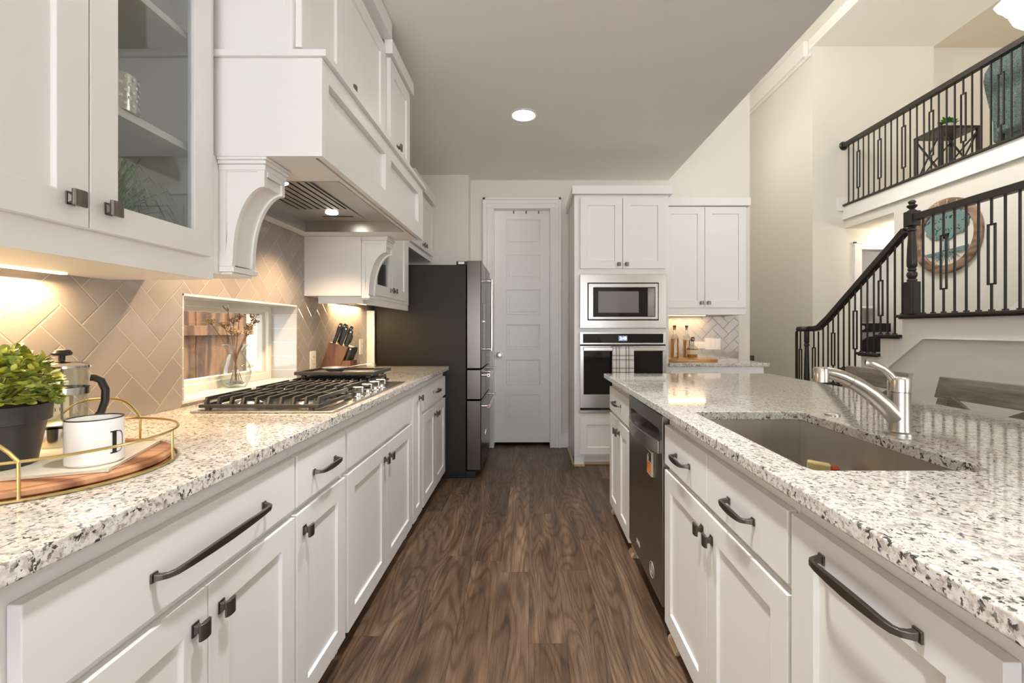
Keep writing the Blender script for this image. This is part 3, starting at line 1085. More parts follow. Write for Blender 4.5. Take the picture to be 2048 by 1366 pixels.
# tall oven tower
TX, TY, TW = 0.392, 3.980, 0.834
tower = cabinet('oven_tower', 'tall white cabinet housing the microwave and wall oven beside the pantry door', (TX, TY), 0, TW, 0, 2.44, 0.636,
        [do(0.050, 0.421, ((0.388, 1.782),), 1.745, 2.368), do(0.425, 0.800, ((0.458, 1.782),), 1.745, 2.368),
         dict(kind='drawer_shaker', x0=0.048, x1=0.800, z0=0.110, z1=0.433, pulls=((0.424, 0.382, 0.15),), knobs=())],
        crown=(2.395, 2.468, 0.022, 'lr'), toe=0.085, retr=0.24,
        holes=((0.066, 0.780, 0.486, 1.165), (0.066, 0.780, 1.235, 1.675)))
for z in (0.452, 1.185, 1.715):
    k = MB()
    k.box(0.018, TW-0.018, 0.021, 0.60, z, z+0.018)
    k.build('inner_shelf', M['cab_in'], tower, smooth=0)
for x0, x1 in ((0, 0.085), (0.7985, TW)):
    k = MB()
    k.box(x0, x1, 0.0, 0.10, 0, 0.0845)
    k.build('foot_block', M['cab'], tower, bevel=0.001, smooth=0)
k = MB()
k.prism([(-0.016, 0), (0.0, 0), (0.0, 0.022), (-0.008, 0.020), (-0.014, 0.011)], 'y', -0.014, 0.60)
k.box(-0.014, 0.092, -0.014, 0.0, 0, 0.020)
k.box(0.085, 0.80, 0.052, 0.0645, 0, 0.022)
k.build('shoe_mould', M['shoe'], tower, bevel=0.002, smooth=0)

# bar niche
cabinet('base_cabinet', 'low white cabinet of the bar niche behind the island', (1.228, 3.985), 0, 0.842, 0, 0.884, 0.60,
        [dr(0.010, 0.418, ((0.205, 0.765, 0.10),)), dr(0.422, 0.832, ((0.63, 0.765, 0.10),)),
         do(0.010, 0.418, ((0.38, 0.600),)), do(0.422, 0.832, ((0.46, 0.600),))])
k = MB()
k.box(1.2265, 2.105, 3.945, 4.611, 0.884, 0.914)
o = k.build('granite_countertop', M['granite'], bevel=0.003, seg=2)
tag(o, 'short granite worktop of the bar niche under the bottles', 'countertop')
cabinet('upper_cabinet', 'white two-door wall cabinet above the whiskey bottles of the bar niche', (1.228, 4.310), 0, 0.842, 1.352, 2.44, 0.301,
        [do(0.050, 0.436, ((0.405, 1.463),), 1.418, 2.378), do(0.440, 0.828, ((0.472, 1.463),), 1.418, 2.378)],
        crown=(2.385, 2.460, 0.022, 'r'), toe=0.0)

# wall cabinets of the long run
UX = -0.976
cabinet('upper_cabinet', 'white wall cabinet with a clear glass door showing shelves, above the tray', (UX, 0.585), L90, 0.803, 1.360, 2.62, 0.329,
        [do(0.015, 0.388, ((0.348, 1.478),), 1.425, 2.59), do(0.392, 0.762, ((0.432, 1.478),), 1.425, 2.59, kind='glass')],
        crown=(2.60, 2.74, 0.02, ''), toe=0.0, holes=((0.42, 0.735, 0.10, 1.20),), shelves=(1.738, 2.062))
cabinet('upper_cabinet', 'white wall cabinet with a small glass door behind the far corbel, above the knife block', (UX, 2.742), L90, 0.876, 1.402, 2.44, 0.329,
        [do(0.008, 0.373, ((0.336, 1.475),), 1.425, 2.40, kind='glass'), do(0.377, 0.743, ((0.414, 1.475),), 1.425, 2.40)],
        toe=0.0, holes=((0.038, 0.343, 0.06, 0.96),), shelves=(1.75, 2.08))
k = MB((-1.14, 2.66, 1.402))
k.box(WX+0.0005, -0.977, 2.600, 2.7405, 1.402, 1.7455)
o = k.build('filler_block', M['cab'], bevel=0.001, smooth=0)
tag(o, 'white boxed filler under the far end of the hood behind the far corbel', 'filler')
k = MB(org=(-1.14, 3.1, 1.36))
k.box(-1.245, -0.98, 2.645, 2.665, 1.360, 1.4015)
k.box(-1.0, -0.98, 2.665, 3.618, 1.360, 1.4015)
o = k.build('light_valance', M['cab'], bevel=0.0012, smooth=0)
tag(o, 'low white valance under the wall cabinet above the knife block', 'valance')
cabinet('upper_cabinet', 'small white two-door cabinet above the refrigerator', (UX, 3.632), L90, 0.828, 1.875, 2.44, 0.329,
        [do(0.015, 0.411, ((0.375, 1.965),), 1.925, 2.40), do(0.415, 0.812, ((0.452, 1.965),), 1.925, 2.40)],
        crown=(2.425, 2.515, 0.02, ''), toe=0.0)
cabinet('upper_cabinet', 'white two-door cabinet on top of the range hood reaching the ceiling', (-0.742, 1.405), L90, 0.845, 2.078, 2.70, 0.563,
        [do(0.015, 0.340, (), 2.098, 2.62), do(0.345, 0.835, ((0.395, 2.165),), 2.098, 2.62)],
        crown=(2.657, 2.738, 0.025, ''), toe=0.0)
cabinet('upper_cabinet', 'narrow white one-door cabinet on the far end of the range hood', (-0.722, 2.252), L90, 0.395, 2.078, 2.60, 0.583,
        [do(0.008, 0.372, ((0.120, 2.165),), 2.098, 2.575)],
        crown=(2.585, 2.655, 0.009, 'lr'), toe=0.0, ret=0.004)

# ================================================================== RANGE HOOD
hood = thing('range_hood', 'big white panelled range hood with stainless underside above the cooktop', 'range hood', (-0.976, 2.06, 1.746))
HO = (-0.976, 2.06, 1.746)
HX, HY0, HY1, HZ0, HZ1 = -0.647, 1.400, 2.720, 1.746, 2.052
k = MB(HO)
k.box(WX, HX, HY0, HY0+0.02, HZ0, HZ1)
k.box(WX, HX, HY1-0.02, HY1, HZ0, HZ1)
k.box(WX, HX-0.02, HY0+0.02, HY1-0.02, HZ1-0.02, HZ1)
k.holed(rect(HY0+0.02, HY1-0.02, HZ0, HZ1), [rect(1.449, 2.020, HZ0+0.085, 1.995), rect(2.100, 2.612, HZ0+0.085, 1.995)], 'x', HX-0.022, HX)
k.box(HX-0.030, HX-0.0221, HY0+0.02, HY1-0.02, HZ0+0.05, HZ1-0.02)
k.build('hood_body', M['cab'], hood, bevel=0.0015, smooth=0)
k = MB(HO)
k.box(WX, HX+0.016, HY0-0.0105, HY1+0.016, HZ1+0.0005, HZ1+0.022)
k.build('hood_cap', M['cab'], hood, bevel=0.002, smooth=0)
k = MB(HO)
k.holed([(WX, HY0+0.021), (HX-0.031, HY0+0.021), (HX-0.031, HY1-0.021), (WX, HY1-0.021)], [rect(-1.235, -0.697, 1.640, 2.475)], 'z', HZ0+0.0005, HZ0+0.018)
k.build('hood_bottom', M['cab'], hood, bevel=0.001, smooth=0)
# stainless liner
ZL = HZ0+0.056
k = MB(HO)
k.holed(rect(-1.234, -0.698, 1.641, 2.474), [rect(-1.15, -0.885, 1.72, 2.41)], 'z', ZL, ZL+0.003)
k.box(-1.237, -1.234, 1.638, 2.477, HZ0-0.002, ZL+0.003)
k.box(-0.698, -0.6955, 1.638, 2.477, HZ0-0.002, ZL+0.003)
k.box(-1.234, -0.698, 1.638, 1.641, HZ0-0.002, ZL+0.003)
k.box(-1.234, -0.698, 2.474, 2.477, HZ0-0.002, ZL+0.003)
k.build('hood_liner', M['steel_hood'], hood, smooth=0)
k = MB(HO)
k.holed(rect(-1.151, -0.884, 1.719, 2.411), [rect(-1.135+0.033*i, -1.125+0.033*i, 1.74, 2.20) for i in range(8)], 'z', ZL-0.006, ZL-0.001)
k.build('baffle_filter', M['steel_hood'], hood, smooth=0)
k = MB(HO)
k.box(-1.15, -0.885, 1.72, 2.41, ZL+0.004, ZL+0.007)
k.box(-1.08, -0.92, 2.335, 2.350, ZL-0.0075, ZL-0.0062)
k.build('hood_slot', M['dark_gap'], hood, smooth=0)
for ly in (1.80, 2.27):
    k = MB(HO)
    k.lathe([(0, -0.003), (0.026, -0.003), (0.030, 0.0), (0.030, 0.002), (0, 0.002)], (-1.00, ly, ZL-0.0085), 24)
    k.build('hood_lamp', M['led'], hood)
    sp = light('hood_spot', 'SPOT', (-1.02, ly, ZL-0.02), 27.0, (1.0, 0.70, 0.42), spot=1.9, blend=0.8, radius=0.025)
    aim(sp, (-1.10, ly, 0.92))

def corbel(label, y0):
    W = 0.118
    org = (-0.976, y0+W/2, 1.40)
    root = thing('corbel', label, 'corbel', org, 0, 'curved corbels carrying the range hood')
    X0, Z0 = -0.9755, 1.405
    prof = [(X0, Z0), (X0+0.040, Z0), (X0+0.043, Z0+0.03)]
    for i in range(1, 14):
        a = PI-PI/2*i/14*0.94
        prof.append((X0+0.043+0.104*(1+math.cos(a)), Z0+0.03+0.222*math.sin(a)))
    prof += [(X0+0.142, Z0+0.250), (X0+0.142, 1.724), (X0, 1.724)]
    # slimmer core and two bordered cheeks
    ins = []
    n = len(prof)
    for i in range(n):
        p0, p1, p2 = Vector(prof[i-1]), Vector(prof[i]), Vector(prof[(i+1) % n])
        a, b = (p1-p0).normalized(), (p2-p1).normalized()
        nn = Vector((-(a.y+b.y), a.x+b.x))
        nn.normalize()
        c = max(0.75, math.sqrt(max(0.01, (1+a.dot(b))/2)))
        ins.append((p1.x+nn.x*0.022/c, p1.y+nn.y*0.022/c))
    core = [((p[0]*0.72+q[0]*0.28), (p[1]*0.72+q[1]*0.28)) for p, q in zip(prof, ins)]
    k = MB(org)
    k.prism(core, 'y', y0+0.007, y0+W-0.007)
    for ya, yb in ((y0, y0+0.016), (y0+W-0.016, y0+W)):
        A = [[k.bm.verts.new((u, y, v)) for (u, v) in pr] for y in (ya, yb) for pr in (prof, ins)]
        o0, i0, o1, i1 = A
        for i in range(n):
            j = (i+1) % n
            k.bm.faces.new((o0[i], o0[j], i0[j], i0[i]))
            k.bm.faces.new((o1[j], o1[i], i1[i], i1[j]))
            k.bm.faces.new((o0[j], o0[i], o1[i], o1[j]))
            k.bm.faces.new((i0[i], i0[j], i1[j], i1[i]))
    k.box(X0+0.141, X0+0.1445, y0+0.016, y0+W-0.016, 1.690, 1.724)
    k.build('bracket', M['cab'], root, smooth=30)
    k = MB(org)
    k.box(X0, X0+0.146, y0-0.004, y0+W+0.004, 1.706, 1.7245)
    k.box(X0, X0+0.152, y0-0.010, y0+W+0.010, 1.7245, 1.7355)
    k.box(X0, X0+0.156, y0-0.014, y0+W+0.014, 1.7355, 1.7455)
    k.build('corbel_cap', M['cab'], root, bevel=0.003, smooth=0)
    k = MB(org)
    k.box(X0, X0+0.048, y0-0.004, y0+W+0.004, 1.388, 1.4045)
    k.box(X0, X0+0.036, y0+0.006, y0+W-0.006, 1.380, 1.388)
    k.build('corbel_foot', M['cab'], root, bevel=0.003, smooth=0)
corbel('white scrolled corbel under the near end of the hood beside the glass cabinet', 1.412)
corbel('white scrolled corbel under the far end of the hood above the knife block', 2.607)
k = MB((-1.14, 1.46, 1.38))
k.box(WX+0.0005, -0.977, 1.3895, 1.53, 1.38, 1.7455)
o = k.build('filler_block', M['cab'], bevel=0.001, smooth=0)
tag(o, 'white boxed filler under the near end of the hood behind the near corbel', 'filler')

# ================================================================== APPLIANCES
# refrigerator
FO = (-0.85, 4.05, 0)
fr = thing('refrigerator', 'black stainless five-door refrigerator at the end of the cooktop counter', 'refrigerator', FO)
RY0, RY1, RXB, RXD = 3.655, 4.450, -0.520, -0.397
k = MB(FO)
k.box(-1.285, RXB, RY0, RY1, 0.02, 1.735)
k.build('fridge_body', M['fridge_side'], fr, bevel=0.006, smooth=0)
k = MB(FO)
k.box(-1.27, RXB+0.075, RY0+0.01, RY1-0.01, 0.001, 0.055)
k.build('base_grille', M['black'], fr, bevel=0.003, smooth=0)
k = MB(FO)
for y in (RY0+0.005, RY1-0.13):
    k.box(-0.60, -0.505, y, y+0.125, 1.7355, 1.765)
k.build('hinge_cover', M['black'], fr, bevel=0.004, smooth=0)
k = MB(FO)
k.box(-0.583, -0.535, RY0+0.0035, RY0+0.005, 1.741, 1.760)
k.build('hinge_label', M['white_plastic'], fr, smooth=0)
YM = (RY0+RY1)/2
def fdoor(y0, y1, z0, z1):
    k = MB(FO)
    k.prism([(-0.512, y0), (-0.512, y1), (RXD-0.006, y1), (RXD, y1-0.010), (RXD+0.0015, (y0+y1)/2), (RXD, y0+0.010), (RXD-0.006, y0)], 'z', z0, z1)
    return k.build('fridge_door', M['black_steel'], fr, bevel=0.003, smooth=0)
d1 = fdoor(RY0, YM-0.002, 0.893, 1.768)
d2 = fdoor(YM+0.002, RY1, 0.893, 1.768)
d3 = fdoor(RY0, YM-0.002, 0.642, 0.880)
d4 = fdoor(YM+0.002, RY1, 0.642, 0.880)
d5 = fdoor(RY0, RY1, 0.065, 0.629)
def vhandle(p, y):
    k = MB(FO)
    k.cyl((RXD+0.055, y, 1.02), (RXD+0.055, y, 1.655), 0.011, n=16)
    for z in (1.035, 1.64):
        k.cyl((RXD, y, z), (RXD+0.055, y, z), 0.009, n=12)
    k.build('door_handle', M['chrome'], p)
vhandle(d1, YM-0.045)
vhandle(d2, YM+0.045)
def hhandle(p, y0, y1, z):
    k = MB(FO)
    k.cyl((RXD+0.058, y0, z), (RXD+0.058, y1, z), 0.012, n=16)
    for y in (y0+0.018, y1-0.018):
        k.cyl((RXD, y, z), (RXD+0.058, y, z), 0.010, n=12)
    h = k.build('drawer_handle', M['chrome'], p)
    k = MB(FO)
    k.lathe([(0, 0), (0.0085, 0), (0.0085, 0.0015), (0, 0.002)], n=16, M4=Matrix.Translation((RXD+0.058, y0-0.0001, z)) @ Matrix.Rotation(PI/2, 4, 'X'))
    k.build('handle_medallion', M['red'], h)
hhandle(d3, RY0+0.02, YM-0.025, 0.835)
hhandle(d4, YM+0.025, RY1-0.02, 0.835)
hhandle(d5, RY0+0.02, RY1-0.02, 0.583)
k = MB(FO)
k.box(RXD-0.002, RXD+0.0035, 3.76, 3.95, 1.03, 1.43)
k.build('water_dispenser', M['black_glass'], d1, bevel=0.002, smooth=0)
k = MB(FO)
k.box(RXD+0.0036, RXD+0.012, 3.80, 3.91, 1.27, 1.285)
k.build('dispenser_lip', M['chrome'], d1, bevel=0.002, smooth=0)
k = MB(FO)
k.tube([(RXD+0.003, 4.00, 0.275), (RXD+0.003, 4.02, 0.31), (RXD+0.003, 4.04, 0.275), (RXD+0.003, 4.06, 0.31), (RXD+0.003, 4.08, 0.275)], 0.004, 6)
k.build('door_emblem', M['chrome'], d5)

# microwave in the tower
MO = (0.815, 3.97, 1.46)
mw = thing('microwave', 'built-in stainless microwave with a wide trim frame above the wall oven', 'microwave', MO)
k = MB(MO)
k.holed(rect(0.440, 1.196, 1.221, 1.695), [rect(0.506, 1.131, 1.290, 1.620)], 'y', 3.955, 3.9795)
k.build('trim_frame', M['steel'], mw, bevel=0.003, smooth=0)
k = MB(MO)
k.box(0.507, 1.130, 3.972, 3.9795, 1.291, 1.619)
k.box(0.470, 1.165, 3.9805, 4.35, 1.245, 1.66)
k.build('oven_case', M['black'], mw, smooth=0)
k = MB(MO)
k.holed(rect(0.513, 1.124, 1.298, 1.613), [rect(0.556, 1.100, 1.322, 1.578)], 'y', 3.950, 3.971)
mdoor = k.build('microwave_door', M['steel'], mw, bevel=0.004, smooth=0)
k = MB(MO)
k.box(0.557, 1.099, 3.954, 3.966, 1.323, 1.577)
k.build('door_window', M['black_glass'], mdoor, smooth=0)
k = MB(MO)
k.box(0.600, 0.955, 3.9532, 3.9539, 1.357, 1.545)
k.build('window_screen', paint('microwave_screen', (0.20, 0.195, 0.185), 0.08), mdoor, smooth=0)
k = MB(MO)
k.box(1.035, 1.096, 3.9525, 3.9539, 1.326, 1.574)
k.build('key_panel', paint('key_panel', (0.24, 0.235, 0.225), 0.25, var=0.4), mdoor, smooth=0)

# wall oven
OO = (0.815, 3.97, 0.83)
ov = thing('wall_oven', 'stainless wall oven with a digital clock and a hanging towel below the microwave', 'oven', OO)
k = MB(OO)
k.box(0.470, 1.165, 3.9805, 4.50, 0.50, 1.155)
k.build('oven_case', M['black'], ov, smooth=0)
k = MB(OO)
k.holed(rect(0.440, 1.196, 1.078, 1.186), [rect(0.466, 1.170, 1.092, 1.170)], 'y', 3.952, 3.9795)
cp = k.build('control_panel', M['steel'], ov, bevel=0.002, smooth=0)
k = MB(OO)
k.box(0.4655, 1.1705, 3.9545, 3.9795, 1.0915, 1.1705)
k.build('panel_glass', M['black_glass'], cp, smooth=0)
k = MB(OO)
k.box(0.778, 0.855, 3.9535, 3.9542, 1.108, 1.155)
k.build('clock_screen', M['clock_bg'], cp, smooth=0)
text_part('clock_digits', '2:40', 0.036, M['clock'], cp, (0.818-OO[0], 3.9532-OO[1], 1.131-OO[2]), (PI/2, 0, 0), 0.0002)
k = MB(OO)
k.holed(rect(0.440, 1.196, 0.520, 1.066), [rect(0.472, 1.164, 0.640, 1.018)], 'y', 3.948, 3.9795)
od = k.build('oven_door', M['steel'], ov, bevel=0.003, smooth=0)
k = MB(OO)
k.box(0.4715, 1.1645, 3.951, 3.975, 0.6395, 1.0185)
k.build('oven_window', M['black_glass'], od, smooth=0)
k = MB(OO)
k.box(0.466, 1.170, 3.895, 3.910, 1.023, 1.056)
for x in (0.490, 1.146):
    k.box(x-0.012, x+0.012, 3.909, 3.949, 1.030, 1.050)
k.build('oven_handle', M['steel'], od, bevel=0.004, smooth=0)
k = MB(OO)
k.box(0.434, 1.202, 3.952, 3.9795, 0.476, 0.500)
k.build('bottom_trim', M['steel'], ov, bevel=0.003, smooth=0)
k = MB(OO)
k.box(0.442, 1.194, 3.960, 3.9795, 0.500, 0.520)
k.box(0.442, 1.194, 3.965, 3.9795, 1.066, 1.078)
k.build('vent_gap', M['dark_gap'], ov, smooth=0)

# towel on the oven handle
TO = (0.80, 3.90, 0.70)
k = MB(TO)
prof = [(3.9265, 0.80), (3.920, 0.95), (3.916, 1.045), (3.914, 1.058), (3.906, 1.0625), (3.897, 1.0615), (3.891, 1.055), (3.8895, 1.03), (3.888, 0.94), (3.886, 0.80), (3.884, 0.705)]
nx = 14
rows = []
for (y, z) in prof:
    row = []
    for i in range(nx+1):
        x = 0.715+0.183*i/nx
        wv = math.sin(i*1.05)*0.0022*min(1, max(0, (1.03-z)*8))
        row.append(k.bm.verts.new((x, y-abs(wv) if y < 3.9 else y+0.0*wv, z)))
    rows.append(row)
for A, B in zip(rows, rows[1:]):
    for i in range(nx):
        k.bm.faces.new((A[i], A[i+1], B[i+1], B[i]))
o = k.build('dish_towel', M['plaid'], smooth=60)
md = o.modifiers.new('thick', 'SOLIDIFY'); md.thickness = 0.0022; md.offset = 0
tag(o, 'white dish towel with black plaid lines hanging over the oven handle', 'towel')

# dishwasher
DO = (0.85, 2.065, 0)
DY0, DY1 = 1.764, 2.363
dw = thing('dishwasher', 'dark stainless dishwasher with bowed pocket handle in the island', 'dishwasher', DO)
k = MB(DO)
k.box(0.553, 1.15, DY0+0.004, DY1-0.004, 0.10, 0.868)
k.build('tub_body', paint('dishwasher_tub', (0.30, 0.27, 0.23), 0.45), dw, smooth=0)
k = MB(DO)
zt, zb = 0.866, 0.112
k.holed(rect(DY0+0.006, DY1-0.004, zb, zt), [rrect(DY0+0.035, DY1-0.033, 0.700, 0.805, 0.03)], 'x', 0.520, 0.552)
dd = k.build('dishwasher_door', M['dw_steel'], dw, bevel=0.003, smooth=0)
k = MB(DO)
k.box(0.548, 0.5525, DY0+0.02, DY1-0.02, 0.69, 0.815)
k.build('handle_pocket', M['dw_steel'], dd, smooth=0)
k = MB(DO)
n = 16
for i in range(n+1):
    pass
ptsl, rl = [], []
for i in range(n+1):
    t = -1+2*i/n
    y = (DY0+DY1)/2+0.001+t*(0.265)
    bow = 0.030*(1-t*t)
    ptsl.append((0.517-bow, y, 0.735))
    rl.append((0.006, 0.026+0.006*(1-t*t)))
k.tube(ptsl, rl, 4)
k.build('bowed_handle', M['nickel'], dd, bevel=0.003)
k = MB(DO)
k.box(0.60, 0.615, DY0+0.006, DY1-0.006, 0.0, 0.10)
k.build('toe_panel', M['black'], dw, smooth=0)
for (y, z, sc) in ((2.16, 0.175, 1.0), (1.92, 0.185, 1.0)):
    k = MB(DO)
    if y > 2:
        for a in range(3):
            k.bar((0.5195, y-0.03+a*0.02, z), (0.5195, y-0.015+a*0.02, z+0.02), 0.003, 0.002)
            k.bar((0.5195, y-0.015+a*0.02, z+0.02), (0.5195, y-0.010+a*0.02, z-0.004), 0.003, 0.002)
    else:
        for a in range(3):
            k.box(0.5188, 0.5199, y-0.012, y+0.012, z-0.018+a*0.014, z-0.010+a*0.014)
        k.tube(arc((0.5193, y, z-0.002), 0.032, 0, 2*PI*31/32, 31, 'yz'), 0.0010, 4, closed=True, up=(1, 0, 0))
    k.build('door_mark', M['magnet'], dd)
# magnet on the dishwasher door
GO = (0.515, 1.93, 0.64)
mg = thing('fridge_magnet', 'small orange and cream magnet with tiny lettering stuck on the dishwasher door', 'magnet', GO)
k = MB(GO)
k.box(0.5110, 0.5195, 1.893, 1.967, 0.585, 0.690)
k.build('magnet_base', M['magnet'], mg, bevel=0.001, smooth=0)
k = MB(GO)
k.box(0.5104, 0.5109, 1.899, 1.961, 0.592, 0.637)
k.build('magnet_panel', M['orange'], mg, smooth=0)
k = MB(GO)
k.box(0.5104, 0.5109, 1.899, 1.961, 0.645, 0.684)
k.build('magnet_panel', paint('magnet_dark', (0.05, 0.05, 0.035), 0.5), mg, smooth=0)
k = MB(GO)
k.lathe([(0, 0), (0.011, 0.0), (0.011, 0.0012), (0, 0.0014)], n=14, M4=Matrix.Translation((0.5104, 1.948, 0.653)) @ Matrix.Rotation(-PI/2, 4, 'Y'))
k.bar((0.510, 1.955, 0.660), (0.510, 1.935, 0.676), 0.004, 0.001)
k.build('magnet_figure', M['ceramic'], mg)

# ------------------------------------------------------------------ cooktop
CO = (-0.92, 2.03, 0.914)
ct = thing('gas_cooktop', 'stainless gas cooktop with black grates and a griddle on the long counter', 'cooktop', CO)
CX0, CX1, CY0, CY1 = -1.190, -0.688, 1.572, 2.490
k = MB(CO)
k.box(CX0, CX1, CY0, CY1, 0.9145, 0.921)
k.build('cooktop_tray', M['steel'], ct, bevel=0.003, smooth=0)
k = MB(CO)
k.box(CX0+0.015, CX1-0.075, CY0+0.02, CY1-0.02, 0.921, 0.9225)
k.build('spill_tray', paint('spill_tray', (0.42, 0.40, 0.37), 0.22, 1.0), ct, smooth=0)
def burner(x, y, r):
    k = MB(CO)
    k.lathe([(0, 0), (r*1.25, 0), (r*1.25, 0.006), (r, 0.012), (r, 0.016), (0, 0.016)], (x, y, 0.9225), 24)
    b = k.build('burner', M['steel'], ct)
    k = MB(CO)
    k.lathe([(0, 0), (r*0.8, 0), (r*0.82, 0.006), (r*0.7, 0.009), (0, 0.010)], (x, y, 0.9386), 24)
    k.build('burner_cap', M['black'], b)
for bx, by, r in ((-1.07, 1.72, .034), (-0.86, 1.72, .038), (-0.99, 2.03, .050), (-1.07, 2.33, .034), (-0.86, 2.33, .038)):
    burner(bx, by, r)
def grate(y0, y1, x0, x1):
    g = MB(CO)
    zt, zb = 0.966, 0.9225
    n = 9
    for i in range(n+1):
        x = x0+0.012+(x1-x0-0.024)*i/n
        # fin: rises from the low frame at both ends
        g.prism([(y0+0.010, 0.934), (y0+0.022, zt), (y1-0.022, zt), (y1-0.010, 0.934), (y1-0.028, 0.934), (y1-0.034, zt-0.014), (y0+0.034, zt-0.014), (y0+0.028, 0.934)], 'x', x-0.0045, x+0.0045)
    for y in (y0+0.006, y1-0.006):
        g.box(x0, x1, y-0.009, y+0.009, 0.930, 0.941)
    for x in (x0+0.004, x1-0.004):
        g.box(x-0.006, x+0.006, y0+0.006, y1-0.006, 0.930, 0.941)
    for x in (x0+0.03, x1-0.03):
        for y in (y0+0.006, y1-0.006):
            g.box(x-0.008, x+0.008, y-0.008, y+0.008, zb, 0.931)
    ym = (y0+y1)/2
    g.box(x0+0.01, x1-0.01, ym-0.005, ym+0.005, zt-0.014, zt-0.001)
    return g.build('grate', M['iron'], ct, bevel=0.0015, smooth=0)
grate(1.590, 1.885, CX0+0.02, -0.745)
grate(1.888, 2.178, CX0+0.02, -0.775)
grate(2.181, 2.472, CX0+0.02, -0.775)
k = MB(CO)
gz = 0.9825
k.box(-1.150, -0.765, 2.205, 2.460, gz, gz+0.006)
k.holed(rect(-1.155, -0.760, 2.200, 2.465), [rect(-1.143, -0.772, 2.212, 2.453)], 'z', gz+0.0005, gz+0.018)
for x, y in ((-1.12, 2.23), (-0.80, 2.23), (-1.12, 2.43), (-0.80, 2.43)):
    k.box(x-0.01, x+0.01, y-0.01, y+0.01, 0.9665, gz)
k.build('griddle_plate', M['iron'], ct, bevel=0.003, smooth=0)
for ky in (1.905, 2.010, 2.105, 2.195):
    k = MB(CO)
    k.lathe([(0, 0), (0.026, 0), (0.026, 0.004), (0.021, 0.008), (0.020, 0.018), (0, 0.018)], (-0.727, ky, 0.9215), 24)
    kn = k.build('control_knob', M['chrome'], ct)
    k = MB(CO)
    k.box(-0.750, -0.704, ky-0.008, ky+0.008, 0.9395, 0.966)
    k.build('knob_grip', M['chrome'], kn, bevel=0.004, smooth=0)

# ladle-shaped spoon rest lying on the griddle
LO = (-0.97, 2.31, gz+0.007)
sp_ = thing('spoon_rest', 'grey spoon rest with a curled handle lying on the griddle plate', 'spoon rest', LO)
k = MB(LO)
k.lathe([(0, 0.001), (0.03, 0.001), (0.052, 0.014), (0.060, 0.021), (0.063, 0.0225), (0.061, 0.0245), (0.05, 0.017), (0.028, 0.006), (0, 0.005)], (-1.005, 2.325, gz+0.0065), 28)
k.build('spoon_bowl', paint('grey_pewter', (0.36, 0.36, 0.37), 0.35, 0.6), sp_)
k = MB(LO)
k.tube([(-0.950, 2.325, gz+0.028), (-0.91, 2.33, gz+0.036), (-0.86, 2.335, gz+0.044), (-0.82, 2.34, gz+0.050), (-0.805, 2.34, gz+0.045), (-0.803, 2.34, gz+0.028), (-0.812, 2.34, gz+0.013), (-0.835, 2.34, gz+0.0105)],
       [(0.0025, 0.006)]*8, 8, up=(0, 1, 0))
k.build('spoon_handle', paint('grey_pewter_handle', (0.36, 0.35, 0.34), 0.3, 0.7), sp_)

# ------------------------------------------------------------------ sink, faucet
SO = (0.77, 1.27, 0.68)
sk = thing('kitchen_sink', 'deep rectangular stainless sink set under the island worktop', 'sink', SO)
k = MB(SO)
e = 0.003
x0, x1, y0, y1 = SKX0-0.006, SKX1+0.006, SKY0-0.006, SKY1+0.006
zt, zb = 0.8835, 0.665
for b in ((x0-e, x0, y0-e, y1+e), (x1, x1+e, y0-e, y1+e), (x0, x1, y0-e, y0), (x0, x1, y1, y1+e)):
    k.box(*b, zb, zt)
k.box(x0-e, x1+e, y0-e, y1+e, zb-e, zb)
k.build('basin', M['steel_sink'], sk, smooth=0)
k = MB(SO)
k.lathe([(0, 0.0005), (0.038, 0.0005), (0.044, 0.003), (0.030, 0.004), (0.026, 0.0015), (0, 0.0015)], (0.77, 1.27, zb), 24)
k.build('drain', M['chrome'], sk)
o_ = (0.925, 1.385, 0.665)
sg = thing('dish_sponge', 'yellow sponge with a red scrub side standing in the sink', 'sponge', o_)
R = Matrix.Translation((0.884, 1.392, 0.671)) @ Matrix.Rotation(math.radians(-28), 4, 'Z') @ Matrix.Rotation(math.radians(4), 4, 'Y')
k = MB(o_); k.box(-0.032, 0.030, -0.022, 0.010, 0.0, 0.128, R); k.build('sponge_foam', M['sponge'], sg, bevel=0.006, seg=3, smooth=60)
k = MB(o_); k.box(0.0305, 0.052, -0.022, 0.010, 0.0, 0.122, R); k.build('scrub_pad', M['red_pad'], sg, bevel=0.005, seg=3, smooth=60)

AO = (1.03, 1.256, 0.914)
fa = thing('kitchen_faucet', 'brushed nickel single-handle pull-out faucet behind the island sink', 'faucet', AO)
k = MB(AO)
k.lathe([(0, 0), (0.034, 0), (0.034, 0.006), (0.0275, 0.010), (0.0262, 0.018), (0.0262, 0.118), (0, 0.118)], (1.03, 1.256, 0.9142), 32)
k.build('faucet_body', M['nickel'], fa)
k = MB(AO)
k.lathe([(0, 0), (0.0268, 0), (0.0268, 0.030), (0.0255, 0.036), (0.018, 0.041), (0, 0.042)], (1.03, 1.256, 1.0335), 32)
k.build('handle_hub', M['faucet_polish'], fa)
k = MB(AO)
k.tube([(1.018, 1.256, 1.060), (1.004, 1.256, 1.082), (0.985, 1.256, 1.098), (0.962, 1.256, 1.109), (0.942, 1.256, 1.114), (0.936, 1.256, 1.1145)],
       [(.012, .012), (.0105, .008), (.0098, .006), (.0105, .0055), (.0115, .006), (.007, .003)], 12, up=(0, 1, 0))
k.build('lever_handle', M['faucet_polish'], fa)
spout = [(1.020, 1.256, 0.962), (0.985, 1.256, 0.998), (0.950, 1.256, 1.028), (0.915, 1.256, 1.052), (0.892, 1.256, 1.064)]
k = MB(AO)
k.tube(spout, [.0235, .0230, .0215, .0200, .0190], 24, up=(0, 1, 0))
k.build('spout', M['nickel'], fa)
k = MB(AO)
